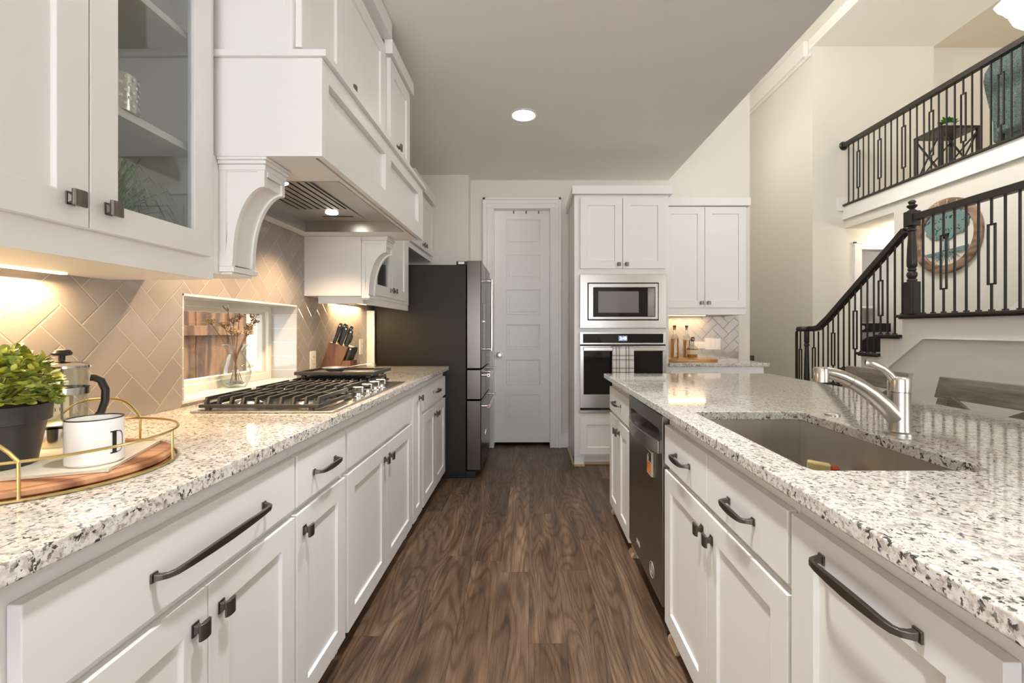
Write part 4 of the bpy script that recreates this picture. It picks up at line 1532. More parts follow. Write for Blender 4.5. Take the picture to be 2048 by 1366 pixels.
k.tube([(0.893, 1.256, 1.0635), (0.890, 1.256, 1.065)], [.0178, .0178], 24, up=(0, 1, 0))
k.build('spout_ring', M['black'], fa)
k = MB(AO)
k.tube([(0.891, 1.256, 1.0645), (0.868, 1.256, 1.0755), (0.845, 1.256, 1.0830), (0.828, 1.256, 1.0865), (0.812, 1.256, 1.0875)], [.0188, .0180, .0170, .0160, .0150], 24, up=(0, 1, 0))
k.lathe([(0, 0.042), (0.0175, 0.041), (0.0195, 0.037), (0.0195, 0.001), (0.0175, 0), (0, 0)], (0.812, 1.256, 1.060), 28)
k.build('spray_head', M['faucet_polish'], fa)
k = MB((1.034, 1.54, 0.914))
k.lathe([(0, 0), (0.024, 0), (0.024, 0.003), (0.020, 0.006), (0.012, 0.007), (0, 0.007)], (1.034, 1.54, 0.9142), 28)
o = k.build('disposal_button', M['nickel'])
tag(o, 'round flat metal disposal button on the island worktop behind the sink', 'button')

# ================================================================== COUNTER ITEMS
# outlets
def outlet(name, label, loc, rotz, kind, cat, group=None, wide=1):
    root = thing(name, label, cat, loc, rotz, group)
    w = 0.035+0.023*(wide-1)
    k = MB(); k.box(-w, w, -0.006, 0, -0.0575, 0.0575)
    k.build('cover_plate', M['white_plastic'], root, bevel=0.002, smooth=0)
    for i in range(wide):
        xx = (i-(wide-1)/2)*0.046
        if kind == 'outlet':
            for z in (-0.021, 0.021):
                k = MB(); k.box(xx-0.016, xx+0.016, -0.0085, -0.006, z-0.014, z+0.014)
                s = k.build('socket', M['white_plastic'], root, bevel=0.002, smooth=0)
                k = MB()
                for a in (-0.006, 0.006):
                    k.box(xx+a-0.001, xx+a+0.001, -0.0089, -0.0084, z-0.002, z+0.007)
                k.build('socket_slots', M['dark_gap'], s, smooth=0)
        else:
            k = MB(); k.box(xx-0.0155, xx+0.0155, -0.0085, -0.006, -0.032, 0.032)
            k.build('rocker_switch', M['white_plastic'], root, bevel=0.0015, smooth=0)
    return root
outlet('wall_outlet', 'white outlet plate on the tile between window and knife block', (WX+0.0005, 2.70, 1.020), L90, 'outlet', 'outlet')
outlet('wall_outlet', 'white outlet plate on the tile between knife block and refrigerator', (WX+0.0005, 3.47, 1.075), L90, 'outlet', 'outlet')
outlet('wall_outlet', 'white outlet plate on the tile partly hidden behind the french press', (WX+0.0005, 1.235, 1.005), L90, 'outlet', 'outlet')
r = outlet('wall_outlet', 'sideways white outlet plate on the tile behind the squat decanter', (1.738, 4.6115, 1.050), 0, 'outlet', 'outlet')
r.rotation_euler = (0, PI/2, 0)
outlet('wall_switch', 'wide white three-rocker switch plate on the bar niche tile', (1.872, 4.6115, 1.063), 0, 'switch', 'switch', wide=3)

# round wire tray and its contents
RO = (-0.992, 0.925, 0.914)
tr = thing('wire_tray', 'round brass wire tray with an arched handle on the granite worktop', 'tray', RO)
TR = 0.212
ring = lambda z: [(RO[0]+math.cos(2*PI*i/64)*TR, RO[1]+math.sin(2*PI*i/64)*TR, z) for i in range(64)]
k = MB(RO); k.tube(ring(0.9175), 0.0028, 8, closed=True); k.build('bottom_ring', M['brass'], tr)
k = MB(RO); k.tube(ring(0.983), 0.0028, 8, closed=True); k.build('rim_ring', M['brass'], tr)
for a in (20, 88, 150, 205, 262, 308):
    x, y = RO[0]+math.cos(math.radians(a))*TR, RO[1]+math.sin(math.radians(a))*TR
    k = MB(RO); k.cyl((x, y, 0.9175), (x, y, 0.983), 0.0026, n=8); k.build('wire_post', M['brass'], tr)
for (a0, a1) in ((262, 308), (88, 134)):
    k = MB(RO)
    pts = []
    for i in range(17):
        t = i/16
        a = math.radians(a0+(a1-a0)*t)
        z = 0.983+0.050*(1-abs(2*t-1)**3.0)
        pts.append((RO[0]+math.cos(a)*TR, RO[1]+math.sin(a)*TR, z))
    k.tube(pts, 0.0032, 8)
    k.build('arched_handle', M['brass'], tr)
k = MB(RO)
k.lathe([(0, 0), (0.198, 0), (0.203, 0.004), (0.203, 0.012), (0.198, 0.016), (0, 0.016)], (RO[0], RO[1], 0.9185), 72)
k.lathe([(0, 0), (0.205, 0), (0.205, 0.003), (0, 0.003)], (RO[0], RO[1], 0.9150), 48)
o = k.build('round_board', M['acacia'], smooth=40)
tag(o, 'round acacia wood board lying inside the brass tray', 'cutting board')
BZ = 0.9350
M['cover'] = paint('magazine_cover_print', (0.70, 0.62, 0.48), 0.45, var=0.25)
bk = thing('magazine', 'folded cream magazine lying on the wooden board under the mug', 'magazine', (-0.93, 0.92, BZ))
R = Matrix.Translation((-0.969, 0.919, BZ)) @ Matrix.Rotation(math.radians(21), 4, 'Z')
k = MB((-0.93, 0.92, BZ)); k.box(-0.134, 0.134, -0.119, 0.119, 0.0, 0.0055, R); k.build('magazine_pages', M['paper'], bk, bevel=0.0012, smooth=0)
k = MB((-0.93, 0.92, BZ)); k.box(-0.135, 0.135, -0.120, 0.120, 0.0056, 0.0064, R); k.build('magazine_cover', M['cover'], bk, smooth=0)
MZ = BZ+0.0067
# mug
UO = (-0.868, 0.898, MZ)
mu = thing('coffee_mug', 'white enamel style mug with black rim and letter D in the tray', 'mug', UO)
mr, mh = 0.0445, 0.088
k = MB(UO)
k.lathe([(0, 0), (mr-0.004, 0), (mr, 0.004), (mr, mh), (mr-0.003, mh), (mr-0.0035, 0.006), (0, 0.005)], UO, 48)
k.build('mug_body', M['ceramic'], mu)
k = MB(UO)
k.tube([(UO[0]+math.cos(2*PI*i/48)*(mr-0.0015), UO[1]+math.sin(2*PI*i/48)*(mr-0.0015), UO[2]+mh) for i in range(48)], 0.0018, 6, closed=True)
k.build('mug_rim', M['black'], mu)
k = MB(UO)
ha = math.radians(128)
hp = []
for i in range(13):
    t = i/12
    a = -PI/2+PI*t
    rr = mr-0.004+0.028*math.cos(a)
    hp.append((UO[0]+math.cos(ha)*rr, UO[1]+math.sin(ha)*rr, UO[2]+0.045+0.028*math.sin(a)))
k.tube(hp, (0.0045), 8, up=(math.sin(ha), -math.cos(ha), 0))
k.build('mug_handle', M['ceramic'], mu)
k = MB(UO)
def onmug(da, z, dr_=0.0005):
    a = math.radians(-1)+da*0.78
    return Vector((UO[0]+math.cos(a)*(mr+dr_), UO[1]+math.sin(a)*(mr+dr_), UO[2]+z))
def mugpatch(a0, a1, z0, z1, n=4):
    for i in range(n):
        b0, b1 = a0+(a1-a0)*i/n, a0+(a1-a0)*(i+1)/n
        k.quad(onmug(b0, z0), onmug(b1, z0), onmug(b1, z1), onmug(b0, z1))
mugpatch(-0.26, -0.03, 0.022, 0.062)
mugpatch(-0.36, 0.02, 0.020, 0.0225)
mugpatch(-0.36, 0.02, 0.0615, 0.064)
for i in range(10):
    a, b = -PI/2+PI*i/10, -PI/2+PI*(i+1)/10
    P = [onmug(0.02+0.42*max(0, math.cos(t))**0.6*s, 0.042+0.0215*math.sin(t)*s2) for t, s, s2 in ((a, 1, 1), (b, 1, 1), (b, 0.86, 0.93), (a, 0.86, 0.93))]
    k.quad(*P)
k.build('mug_letter', M['black'], mu, smooth=0)

# french press
PO = (-1.082, 1.040, MZ)
fp = thing('french_press', 'glass and chrome french press coffee maker behind the mug', 'french press', PO)
k = MB(PO)
k.lathe([(0, 0), (0.047, 0), (0.047, 0.042), (0.0455, 0.042), (0.0455, 0.002), (0, 0.002)], PO, 40)
k.build('metal_base', M['chrome'], fp)
k = MB(PO)
k.lathe([(0.0448, 0.003), (0.0448, 0.168), (0.0465, 0.176), (0.0455, 0.176), (0.0436, 0.168), (0.0436, 0.004)], PO, 40)
k.build('glass_beaker', M['glass'], fp)
k = MB(PO)
k.lathe([(0, 0.176), (0.049, 0.176), (0.049, 0.181), (0.042, 0.187), (0.02, 0.191), (0, 0.192)], PO, 40)
k.build('press_lid', M['chrome'], fp)
k = MB(PO)
k.lathe([(0.0475, 0.115), (0.0482, 0.115), (0.0482, 0.131), (0.0475, 0.131)], PO, 40)
k.build('metal_band', M['chrome'], fp)
k = MB(PO)
k.lathe([(0, 0.1921), (0.006, 0.1921), (0.006, 0.203), (0.017, 0.205), (0.0185, 0.210), (0.014, 0.217), (0, 0.220)], PO, 28)
k.build('plunger_knob', M['black'], fp)
k = MB(PO)
k.cyl((PO[0], PO[1], PO[2]+0.055), (PO[0], PO[1], PO[2]+0.178), 0.0025, n=10)
k.lathe([(0, 0.046), (0.043, 0.046), (0.043, 0.049), (0.03, 0.056), (0, 0.057)], PO, 36)
k.build('plunger', M['nickel'], fp)
k = MB(PO)
hd = Vector((0.80, 0.60, 0))
hp = [(PO[0]+hd.x*r_, PO[1]+hd.y*r_, PO[2]+z) for r_, z in ((0.048, 0.150), (0.055, 0.149), (0.066, 0.142), (0.074, 0.120), (0.073, 0.092), (0.066, 0.066), (0.056, 0.054), (0.049, 0.051))]
k.tube(hp, [(0.008, 0.009)]*8, 10, up=(hd.y, -hd.x, 0))
k.build('press_handle', M['black'], fp)

# potted boxwood
QO = (-1.038, 0.868, MZ)
pp = thing('potted_plant', 'small artificial boxwood in a charcoal pot standing in the tray', 'plant', QO)
k = MB(QO)
k.lathe([(0, 0), (0.058, 0), (0.061, 0.003), (0.074, 0.083), (0.081, 0.085), (0.083, 0.118), (0.079, 0.118), (0.075, 0.10), (0, 0.10)], QO, 40)
k.build('plant_pot', M['pot'], pp)
k = MB(QO)
k.lathe([(0, 0.101), (0.074, 0.101), (0.05, 0.125), (0, 0.14)], QO, 20)
k.build('soil', M['soil'], pp)
def leafq(k, c, d, up, L, W):
    d = d.normalized()
    s = d.cross(up)
    if s.length < 1e-3:
        s = d.cross(Vector((1, 0, 0)))
    s.normalize()
    nrm = s.cross(d).normalized()
    P = [c, c+d*L*0.3+s*W*0.42+nrm*L*0.04, c+d*L*0.65+s*W*0.5+nrm*L*0.06, c+d*L*0.93+s*W*0.25+nrm*L*0.02, c+d*L, c+d*L*0.93-s*W*0.25+nrm*L*0.02, c+d*L*0.65-s*W*0.5+nrm*L*0.06, c+d*L*0.3-s*W*0.42+nrm*L*0.04]
    m_ = [c+d*L*0.3-nrm*L*0.05, c+d*L*0.65-nrm*L*0.05]
    V = [k.bm.verts.new(p) for p in P]
    Mv = [k.bm.verts.new(p) for p in m_]
    F = k.bm.faces.new
    F((V[0], V[1], Mv[0])); F((V[1], V[2], Mv[1], Mv[0])); F((V[2], V[3], V[4], Mv[1]))
    F((V[4], V[5], V[6], Mv[1])); F((V[6], V[7], Mv[0], Mv[1])); F((V[7], V[0], Mv[0]))
k = MB(QO)
cc = Vector((QO[0], QO[1], QO[2]+0.150))
rnd = random.Random(5)
for i in range(210):
    z = rnd.uniform(-0.35, 1.0)
    a = rnd.uniform(0, 2*PI)
    h = math.sqrt(max(0, 1-z*z))
    d = Vector((math.cos(a)*h, math.sin(a)*h, z*0.85))
    base = cc+d*rnd.uniform(0.055, 0.088)
    k.tube([cc+d*0.02+Vector((0, 0, -0.03)), base], 0.0009, 4)
    for j in range(7):
        dd_ = (d*0.9+Vector((rnd.uniform(-1, 1), rnd.uniform(-1, 1), rnd.uniform(-0.6, 0.9)))).normalized()
        leafq(k, base+d*rnd.uniform(-0.010, 0.012), dd_, Vector((rnd.uniform(-.4, .4), rnd.uniform(-.4, .4), 1)), rnd.uniform(0.013, 0.019), rnd.uniform(0.013, 0.018))
k.build('foliage', M['leaf'], pp, smooth=60)

# vase with dried flowers on the window sill
VO = (-1.385, 2.115, 0.937)
va = thing('glass_vase', 'clear glass vase of dried flowers on the slot window sill', 'vase', VO)
k = MB(VO)
ov_ = [(0.0, 0.0005), (0.040, 0.0005), (0.050, 0.008), (0.062, 0.040), (0.066, 0.070), (0.060, 0.105), (0.042, 0.140), (0.035, 0.155), (0.040, 0.175), (0.055, 0.200)]
iv_ = [(r-0.0025, z+0.001) for r, z in ov_[:0:-1] if r > 0.003]+[(0, 0.005)]
k.lathe(ov_+iv_, VO, 36)
k.build('vase_glass', M['glass'], va)
for i in range(14):
    a, r_ = rnd.uniform(0, 6.28), rnd.uniform(0, 0.033)
    k = MB(VO)
    k.blob((VO[0]+math.cos(a)*r_, VO[1]+math.sin(a)*r_, VO[2]+0.014+rnd.uniform(0, 0.014)), rnd.uniform(0.008, 0.012), 1.2, 1, 0.7, 2, 0.05)
    k.build('pebble', M['stone'], va)
flowers = [(-0.045, -0.105, 0.305, 1), (0.0, -0.030, 0.265, 0), (-0.03, 0.03, 0.315, 0), (-0.035, 0.085, 0.335, 0), (0.02, 0.110, 0.335, 0), (0.0, 0.150, 0.310, 0),
           (0.02, 0.080, 0.290, 0), (-0.02, 0.130, 0.275, 0), (0.0, -0.055, 0.370, 2), (0.0, 0.015, 0.255, 1), (0.025, 0.06, 0.255, 0), (-0.04, -0.02, 0.29, 0)]
for (dx, dy, h, t) in flowers:
    k = MB(VO)
    b0 = Vector((VO[0]-dx*0.4, VO[1]-dy*0.25, VO[2]+0.02))
    tip = Vector((VO[0]+dx, VO[1]+dy, VO[2]+h))
    mid = Vector((VO[0]+dx*0.12, VO[1]+dy*0.15, VO[2]+0.155))
    k.tube([b0, mid, mid.lerp(tip, 0.5)+Vector((0, 0, 0.004)), tip], 0.0014, 5)
    for j in range(9):
        a = rnd.uniform(0, 6.28)
        e_ = tip+Vector((math.cos(a)*0.016, math.sin(a)*0.020, rnd.uniform(-0.002, 0.010)))
        k.tube([tip-(tip-mid).normalized()*0.02, e_], 0.0006, 4)
    st = k.build('flower_stem', M['dry_stem'], va)
    k = MB(VO)
    m_ = 26 if t != 2 else 10
    for j in range(m_):
        a, r_ = rnd.uniform(0, 6.28), 0.021*math.sqrt(rnd.random())*(1 if t != 2 else 0.7)
        k.blob(tip+Vector((math.cos(a)*r_, math.sin(a)*r_*1.15, rnd.uniform(-0.006, 0.012))), rnd.uniform(0.0025, 0.0052), 1, 1, 0.8, 1, 0.2)
    k.build('flower_head', M['dry_bloom2' if t == 1 else ('ceramic' if t == 2 else 'dry_bloom')], st)

# knife block
KO = (-1.175, 2.77, 0.914)
kb = thing('knife_block', 'reddish wooden knife block filled with black-handled knives by the tile', 'knife block', KO)
ky0, ky1 = 2.715, 2.830
Z = 0.9145
k = MB(KO)
k.prism([(-1.290, Z), (-1.175, Z), (-1.098, Z+0.185), (-1.212, Z+0.218)], 'y', ky0, ky1)
k.build('block_body', M['block'], kb, bevel=0.002, smooth=0)
k = MB(KO)
k.prism([(-1.1745, Z), (-1.086, Z), (-1.086, Z+0.105), (-1.132, Z+0.105)], 'y', ky0+0.004, ky1-0.004)
k.build('steak_knife_block', M['block'], kb, bevel=0.002, smooth=0)
slant = Vector((0.345, 0, 0.94)).normalized()
def khandle(p, L, w, t, name='knife_handle'):
    p = Vector(p)
    k = MB(KO)
    pts = [p, p+slant*L*0.25, p+slant*L*0.7, p+slant*L*0.92, p+slant*L]
    k.tube(pts, [(t, w*0.85), (t, w*0.75), (t, w), (t*0.95, w*0.85), (t*0.8, w*0.4)], 8, up=(1, 0, -0.37))
    hnd = k.build(name, M['black'], kb)
    k = MB(KO)
    c = p+slant*L*0.86+Vector((0, -t-0.0003, 0))
    k.lathe([(0, 0), (0.0045, 0), (0.004, 0.001), (0, 0.0013)], n=12, M4=Matrix.Translation(c) @ Matrix.Rotation(PI/2, 4, 'X'))
    k.build('handle_rivet', M['ceramic'], hnd)
for (x, y, L) in ((-1.190, 2.735, 0.128), (-1.165, 2.765, 0.125), (-1.190, 2.80, 0.125), (-1.150, 2.735, 0.118), (-1.148, 2.80, 0.122), (-1.122, 2.745, 0.105)):
    zz = Z+0.185+0.033*((-1.098-x)/0.114)
    khandle((x, y, zz+0.001), L, 0.0135, 0.008)
for i in range(6):
    khandle((-1.112+0.0055*i*0.0, ky0+0.014+0.0165*i, Z+0.1055), 0.085, 0.011, 0.0062, 'steak_knife_handle')
k = MB(KO)
for s in (-1, 1):
    c0 = Vector((-1.118+s*0.002, 2.795+s*0.012, Z+0.232))
    loop = []
    for i in range(14):
        a = 2*PI*i/14
        loop.append(c0+slant*(0.026*math.sin(a))+Vector((0, 0.0115*math.cos(a), 0)))
    k.tube(loop, 0.003, 6, closed=True, up=(1, 0, -0.37))
k.cyl((-1.133, 2.795, Z+0.196), (-1.126, 2.795, Z+0.214), 0.006, n=8)
k.build('scissor_handles', M['black'], kb)

# under-cabinet lamps
def strip(label, x, y0, y1, z, e, rot=0, alongx=False, dn=0.02):
    org = (x, (y0+y1)/2, z)
    k = MB(org)
    if alongx:
        k.box(x-(y1-y0)/2, x+(y1-y0)/2, rot-0.008, rot+0.008, z-0.005, z)
        org = (x, rot, z)
    else:
        k.box(x-0.008, x+0.008, y0, y1, z-0.005, z)
    o = k.build('under_cabinet_lamp', M['strip_lens'], smooth=0)
    tag(o, label, 'lamp')
    c = (x, rot if alongx else (y0+y1)/2, z-dn)
    a = light('under_cabinet_glow', 'AREA', c, e, (1.0, 0.70, 0.36), size=(y1-y0) if alongx else 0.03, size_y=0.03 if alongx else (y1-y0))
    return a
M['strip_lens'] = emit('strip_lens', (1.0, 0.78, 0.48), 1.6)
strip('slim warm lamp strip under the wall cabinet above the tray', -1.262, 0.62, 1.22, 1.3595, 5.0)
strip('slim warm lamp strip under the wall cabinet above the knife block', -1.262, 2.95, 3.45, 1.4015, 3.4)
strip('slim warm lamp strip under the wall cabinet of the bar niche', 1.52, 0, 0.50, 1.3515, 1.5, rot=4.545, alongx=True)

# things behind the glass cabinet door
k = MB((-1.038, 1.125, 1.7485))
pz = [(0, 0), (0.047, 0), (0.047, 0.090), (0.043, 0.090), (0.043, 0.004), (0, 0.004)]
k.lathe(pz, (-1.038, 1.125, 1.7485), 36)
o = k.build('candle_holder', M['silver_vase'], None)
tag(o, 'hammered silver candle holder on the shelf behind the cabinet glass', 'candle holder')
hk = MB((-1.038, 1.125, 1.7485))
for i in range(5):
    for j in range(16):
        a = 2*PI*(j+0.5*(i % 2))/16
        hk.box(-0.0035, 0.0035, -0.0006, 0.0006, -0.0035, 0.0035,
               Matrix.Translation((-1.038+math.cos(a)*0.0474, 1.125+math.sin(a)*0.0474, 1.7485+0.016+i*0.016)) @ Matrix.Rotation(a+PI/2, 4, 'Z'))
hk.build('perforations', M['ceramic'], o, smooth=0)
GR = (-1.125, 1.195, 1.3785)
gp = thing('grass_plant', 'small potted green grass plant behind the cabinet glass', 'plant', GR)
k = MB(GR)
k.lathe([(0, 0), (0.04, 0), (0.048, 0.065), (0.044, 0.065), (0.038, 0.05), (0, 0.05)], GR, 28)
k.build('plant_pot', M['black'], gp)
k = MB(GR)
for i in range(130):
    a = rnd.uniform(0, 6.28)
    lean = rnd.uniform(0.03, 0.15)
    h = rnd.uniform(0.12, 0.24)
    b0 = Vector((GR[0]+math.cos(a)*0.02*rnd.random(), GR[1]+math.sin(a)*0.02*rnd.random(), GR[2]+0.05))
    d = Vector((math.cos(a), math.sin(a), 0))
    lim = 0.125
    ex = Vector((max(-lim, min(lim, d.x*lean)), d.y*lean*1.15, 0))
    drop = 0.05 if lean > 0.11 else 0.0
    P = [b0, b0+ex*0.35+Vector((0, 0, h*0.7)), b0+ex*0.8+Vector((0, 0, h-drop*0.3)), b0+ex+Vector((0, 0, h*0.9-drop))]
    k.tube(P, [(0.0022, 0.0006), (0.0024, 0.0006), (0.0016, 0.0005), (0.0003, 0.0003)], 4)
k.build('grass_blades', M['grass'], gp)
k = MB((-0.985, 1.302, 1.436)); k.box(-0.9905, -0.9885, 1.262, 1.318, 1.4405, 1.456)
k.box(-1.000, -0.9885, 1.262, 1.318, 1.4375, 1.4405)
o = k.build('glass_tag', M['white_plastic'], smooth=0)
tag(o, 'small printed white tag at the lower corner behind the cabinet glass', 'tag')
k = MB((-0.985, 1.302, 1.436))
for i, (a, b2) in enumerate(((0.003, 0.012), (0.018, 0.026), (0.031, 0.034), (0.040, 0.050))):
    k.box(-0.9884, -0.9881, 1.264+a, 1.264+b2, 1.4435, 1.453)
k.build('tag_print', M['black'], o, smooth=0)

# ------------------------------------------------------------------ bar niche bottles
BO = (1.45, 4.30, 0.914)
k = MB(BO)
k.prism([(1.23, 4.12), (1.335, 4.085), (1.735, 4.16), (1.735, 4.40), (1.23, 4.44)], 'z', 0.9145, 0.936)
o = k.build('serving_board', M['board'], bevel=0.003, smooth=0)
tag(o, 'wooden serving board holding the whiskey bottles on the bar worktop', 'serving board')
def bottle(label, x, y, R_, hb, hn, rn, liquid, lab):
    c = (x, y, 0.9363)
    root = thing('whiskey_bottle', label, 'bottle', c)
    k = MB(c)
    k.lathe([(0, 0), (R_, 0), (R_, hb), (R_*0.85, hb+0.02), (rn, hb+0.045), (rn, hb+hn), (rn-0.002, hb+hn), (rn-0.002, hb+0.046), (R_*0.82, hb+0.019), (R_-0.003, hb-0.001), (R_-0.003, 0.006), (0, 0.006)], c, 32)
    k.build('bottle_glass', M['glass'], root)
    k = MB(c)
    k.lathe([(0, 0.0065), (R_-0.0035, 0.0065), (R_-0.0035, liquid*hb), (0, liquid*hb)], c, 28)
    k.build('whiskey', M['amber'], root)
    k = MB(c)
    k.lathe([(0, hb+hn-0.02), (rn-0.0022, hb+hn-0.02), (rn-0.0022, hb+hn+0.001), (rn+0.002, hb+hn+0.001), (rn+0.002, hb+hn+0.022), (0, hb+hn+0.022)], c, 20)
    k.build('bottle_stopper', M['cork'], root)
    if lab:
        k = MB(c)
        n_ = 10
        a0, a1 = math.radians(lab[0]), math.radians(lab[1])
        for i in range(n_):
            p, q = a0+(a1-a0)*i/n_, a0+(a1-a0)*(i+1)/n_
            rr = R_+0.0006
            k.quad((x+math.cos(p)*rr, y+math.sin(p)*rr, c[2]+lab[2]), (x+math.cos(q)*rr, y+math.sin(q)*rr, c[2]+lab[2]),
                   (x+math.cos(q)*rr, y+math.sin(q)*rr, c[2]+lab[3]), (x+math.cos(p)*rr, y+math.sin(p)*rr, c[2]+lab[3]))
        k.build('bottle_label', M['label'], root, smooth=0)
bottle('tall amber whiskey bottle against the oven tower in the bar niche', 1.365, 4.250, 0.039, 0.185, 0.105, 0.013, 1.0, (-100, -75, 0.06, 0.11))
bottle('tall slim whiskey bottle standing behind the squat decanter', 1.505, 4.325, 0.036, 0.185, 0.105, 0.012, 0.94, None)
c = (1.520, 4.205, 0.9363)
root = thing('whiskey_bottle', 'squat round whiskey decanter with paper label and figured stopper', 'bottle', c)
k = MB(c)
k.lathe([(0, 0), (0.038, 0), (0.045, 0.010), (0.054, 0.060), (0.055, 0.085), (0.048, 0.105), (0.022, 0.125), (0.015, 0.135), (0.016, 0.165), (0.013, 0.165), (0.012, 0.136), (0.02, 0.122), (0.046, 0.103), (0.052, 0.085), (0.042, 0.011), (0, 0.006)], c, 8)
k.build('bottle_glass', M['glass'], root, smooth=0)
k = MB(c)
k.lathe([(0, 0.0065), (0.040, 0.0115), (0.0505, 0.060), (0.0515, 0.085), (0.0475, 0.095), (0, 0.095)], c, 8)
k.build('whiskey', M['amber'], root, smooth=0)
k = MB(c)
k.lathe([(0.0558, 0.044), (0.0578, 0.062), (0.0586, 0.082), (0.0580, 0.084)], c, 8)
k.build('bottle_label', M['label'], root, smooth=0)
k = MB(c)
k.lathe([(0, 0.160), (0.0125, 0.160), (0.0125, 0.168), (0.019, 0.170), (0.019, 0.182), (0, 0.184)], c, 20)
k.tube([(c[0]-0.018, c[1], c[2]+0.184), (c[0]-0.008, c[1], c[2]+0.196), (c[0]+0.008, c[1], c[2]+0.198), (c[0]+0.020, c[1], c[2]+0.188)], [0.005, 0.009, 0.008, 0.004], 8, up=(0, 1, 0))
k.build('bottle_stopper', paint('stopper_bronze', (0.16, 0.11, 0.05), 0.4, 0.6), root)

# ================================================================== BAR STOOLS
def stool(label, x, y, rz):
    root = thing('bar_stool', label, 'bar stool', (x, y, 0), rz, 'weathered wooden bar stools along the island')
    # local: faces -x, back at +x
    w = 0.248
    k = MB(); k.box(-0.20, 0.19, -0.215, 0.215, 0.600, 0.640); k.build('seat', M['stool'], root, bevel=0.012, seg=3, smooth=60)
    for sx_, sy_ in ((-0.17, -0.185), (-0.17, 0.185)):
        k = MB(); k.bar((sx_-0.02, sy_*1.06, 0), (sx_, sy_, 0.60), 0.038); k.build('leg', M['stool'], root, bevel=0.003, smooth=0)
    for sy_ in (-0.205, 0.205):
        k = MB()
        k.tube([(0.20, sy_, 0), (0.185, sy_, 0.60), (0.205, sy_, 0.76), (0.245, sy_, 0.882)], [(0.020, 0.019)]*4, 4, up=(0, 1, 0))
        k.build('back_post', M['stool'], root, bevel=0.003, smooth=0)
    k = MB()
    n = 8
    A = []
    for i in range(n+1):
        yy = -w+2*w*i/n
        bow = 0.014*(1-(yy/w)**2)
        A.append([k.bm.verts.new((0.243+bow+a_+(z_-0.885)*0.28, yy, z_)) for a_, z_ in ((-0.013, 0.885), (0.013, 0.885), (0.013, 0.982), (-0.013, 0.982))])
    for p, q in zip(A, A[1:]):
        for j in range(4):
            k.bm.faces.new((p[j], p[(j+1) % 4], q[(j+1) % 4], q[j]))
    k.bm.faces.new(A[0]); k.bm.faces.new(list(reversed(A[-1])))
    k.build('top_rail', M['stool'], root, bevel=0.003, smooth=40)
    for s in (-1, 1):
        k = MB()
        pts = []
        for i in range(9):
            t = i/8
            pts.append((0.200+0.042*t+0.003*s, s*(-0.185+0.37*t), 0.675+0.205*t))
        k.tube(pts, [(0.009, 0.026)]*9, 4, up=(0, -s*0.5, 1))
        k.build('cross_slat', M['stool'], root, bevel=0.002, smooth=0)
    k = MB(); k.bar((0.193, -0.20, 0.668), (0.193, 0.20, 0.668), 0.02, 0.035); k.build('lower_rail', M['stool'], root, bevel=0.002, smooth=0)
    for a, b in (((-0.185, -0.19, 0.2), (-0.185, 0.19, 0.2)), ((0.195, -0.2, 0.28), (0.195, 0.2, 0.28)), ((-0.185, -0.195, 0.26), (0.195, -0.205, 0.26)), ((-0.185, 0.195, 0.26), (0.195, 0.205, 0.26))):
        k = MB(); k.bar(a, b, 0.02, 0.03); k.build('stretcher', M['stool'], root, bevel=0.002, smooth=0)
    return root
stool('grey wooden bar stool behind the island whose back shows behind the faucet', 1.70, 2.57, math.radians(-3))
stool('grey wooden bar stool behind the island whose back is cut by the photo edge', 1.70, 1.895, math.radians(1))

# ================================================================== STAIRCASE
SX = 3.58
LZ = 1.352
RUN, RISE = 0.270, 0.193
N0 = 4.37                         # nosing of the landing
k = MB()
# stepped white wall under the open side of the flight
poly = [(2.0, 0.0), (2.0, LZ-0.035)]
poly.append((N0-0.02, LZ-0.035))
z = LZ-0.035
y = N0-0.02
for i in range(6):
    z2 = LZ-0.035-RISE*(i+1)
    poly.append((y, z2)); y2 = y+RUN
    poly.append((y2, z2)); y = y2
poly.append((y, 0.0))
k.prism(poly, 'x', SX+0.018, SX+0.13)
struct(k.build('wall_stair', M['trim'], smooth=0))
k = MB()
pp_ = [(2.0, 0.0), (2.0, 1.125), (4.10, 1.125), (5.62, 0.0)]
k.prism(pp_, 'x', SX+0.0145, SX+0.019)
struct(k.build('wall_stair_panel', M['wall_grey'], smooth=0))
k = MB()
k.tube([(SX+0.011, 2.0, 1.127), (SX+0.011, 4.10, 1.127), (SX+0.011, 5.62, 0.002)], [(0.006, 0.017)]*3, 4, up=(1, 0, 0))
struct(k.build('trim_8', M['trim'], bevel=0.003, smooth=0))

st = thing('staircase', 'dark wood stair treads and landing climbing beside the white stair wall', 'staircase', (SX+0.5, 5.0, 0))
SO_ = (SX+0.5, 5.0, 0)
k = MB(SO_)
k.box(SX+0.018, 4.745, 2.0, N0-0.02, LZ-0.034, LZ)
k.box(SX-0.030, 4.745, N0-0.04, N0+0.006, LZ-0.028, LZ)
k.box(SX-0.030, SX+0.018, 2.0, N0-0.04, LZ-0.028, LZ)
k.box(SX-0.018, SX+0.0135, 2.0, N0-0.01, LZ-0.042, LZ-0.028)
k.build('landing', M['tread'], st, bevel=0.008, seg=3, smooth=0)
y = N0
for i in range(1, 7):
    z = LZ-RISE*i
    ya, yb = y-0.03, y+RUN+0.006
    k = MB(SO_)
    x1 = 4.70
    k.box(SX-0.028, x1, ya+0.01, yb, z-0.028, z)
    k.box(SX-0.018, SX+0.0135, ya+0.03, yb-0.016, z-0.040, z-0.028)
    k.build('tread', M['tread'], st, bevel=0.008, seg=3, smooth=0)
    k = MB(SO_)
    k.box(SX+0.131, x1, y-0.022, y-0.006, z, z+RISE-0.0285)
    k.build('riser', M['trim'], st, smooth=0)
    y += RUN
k = MB(SO_)
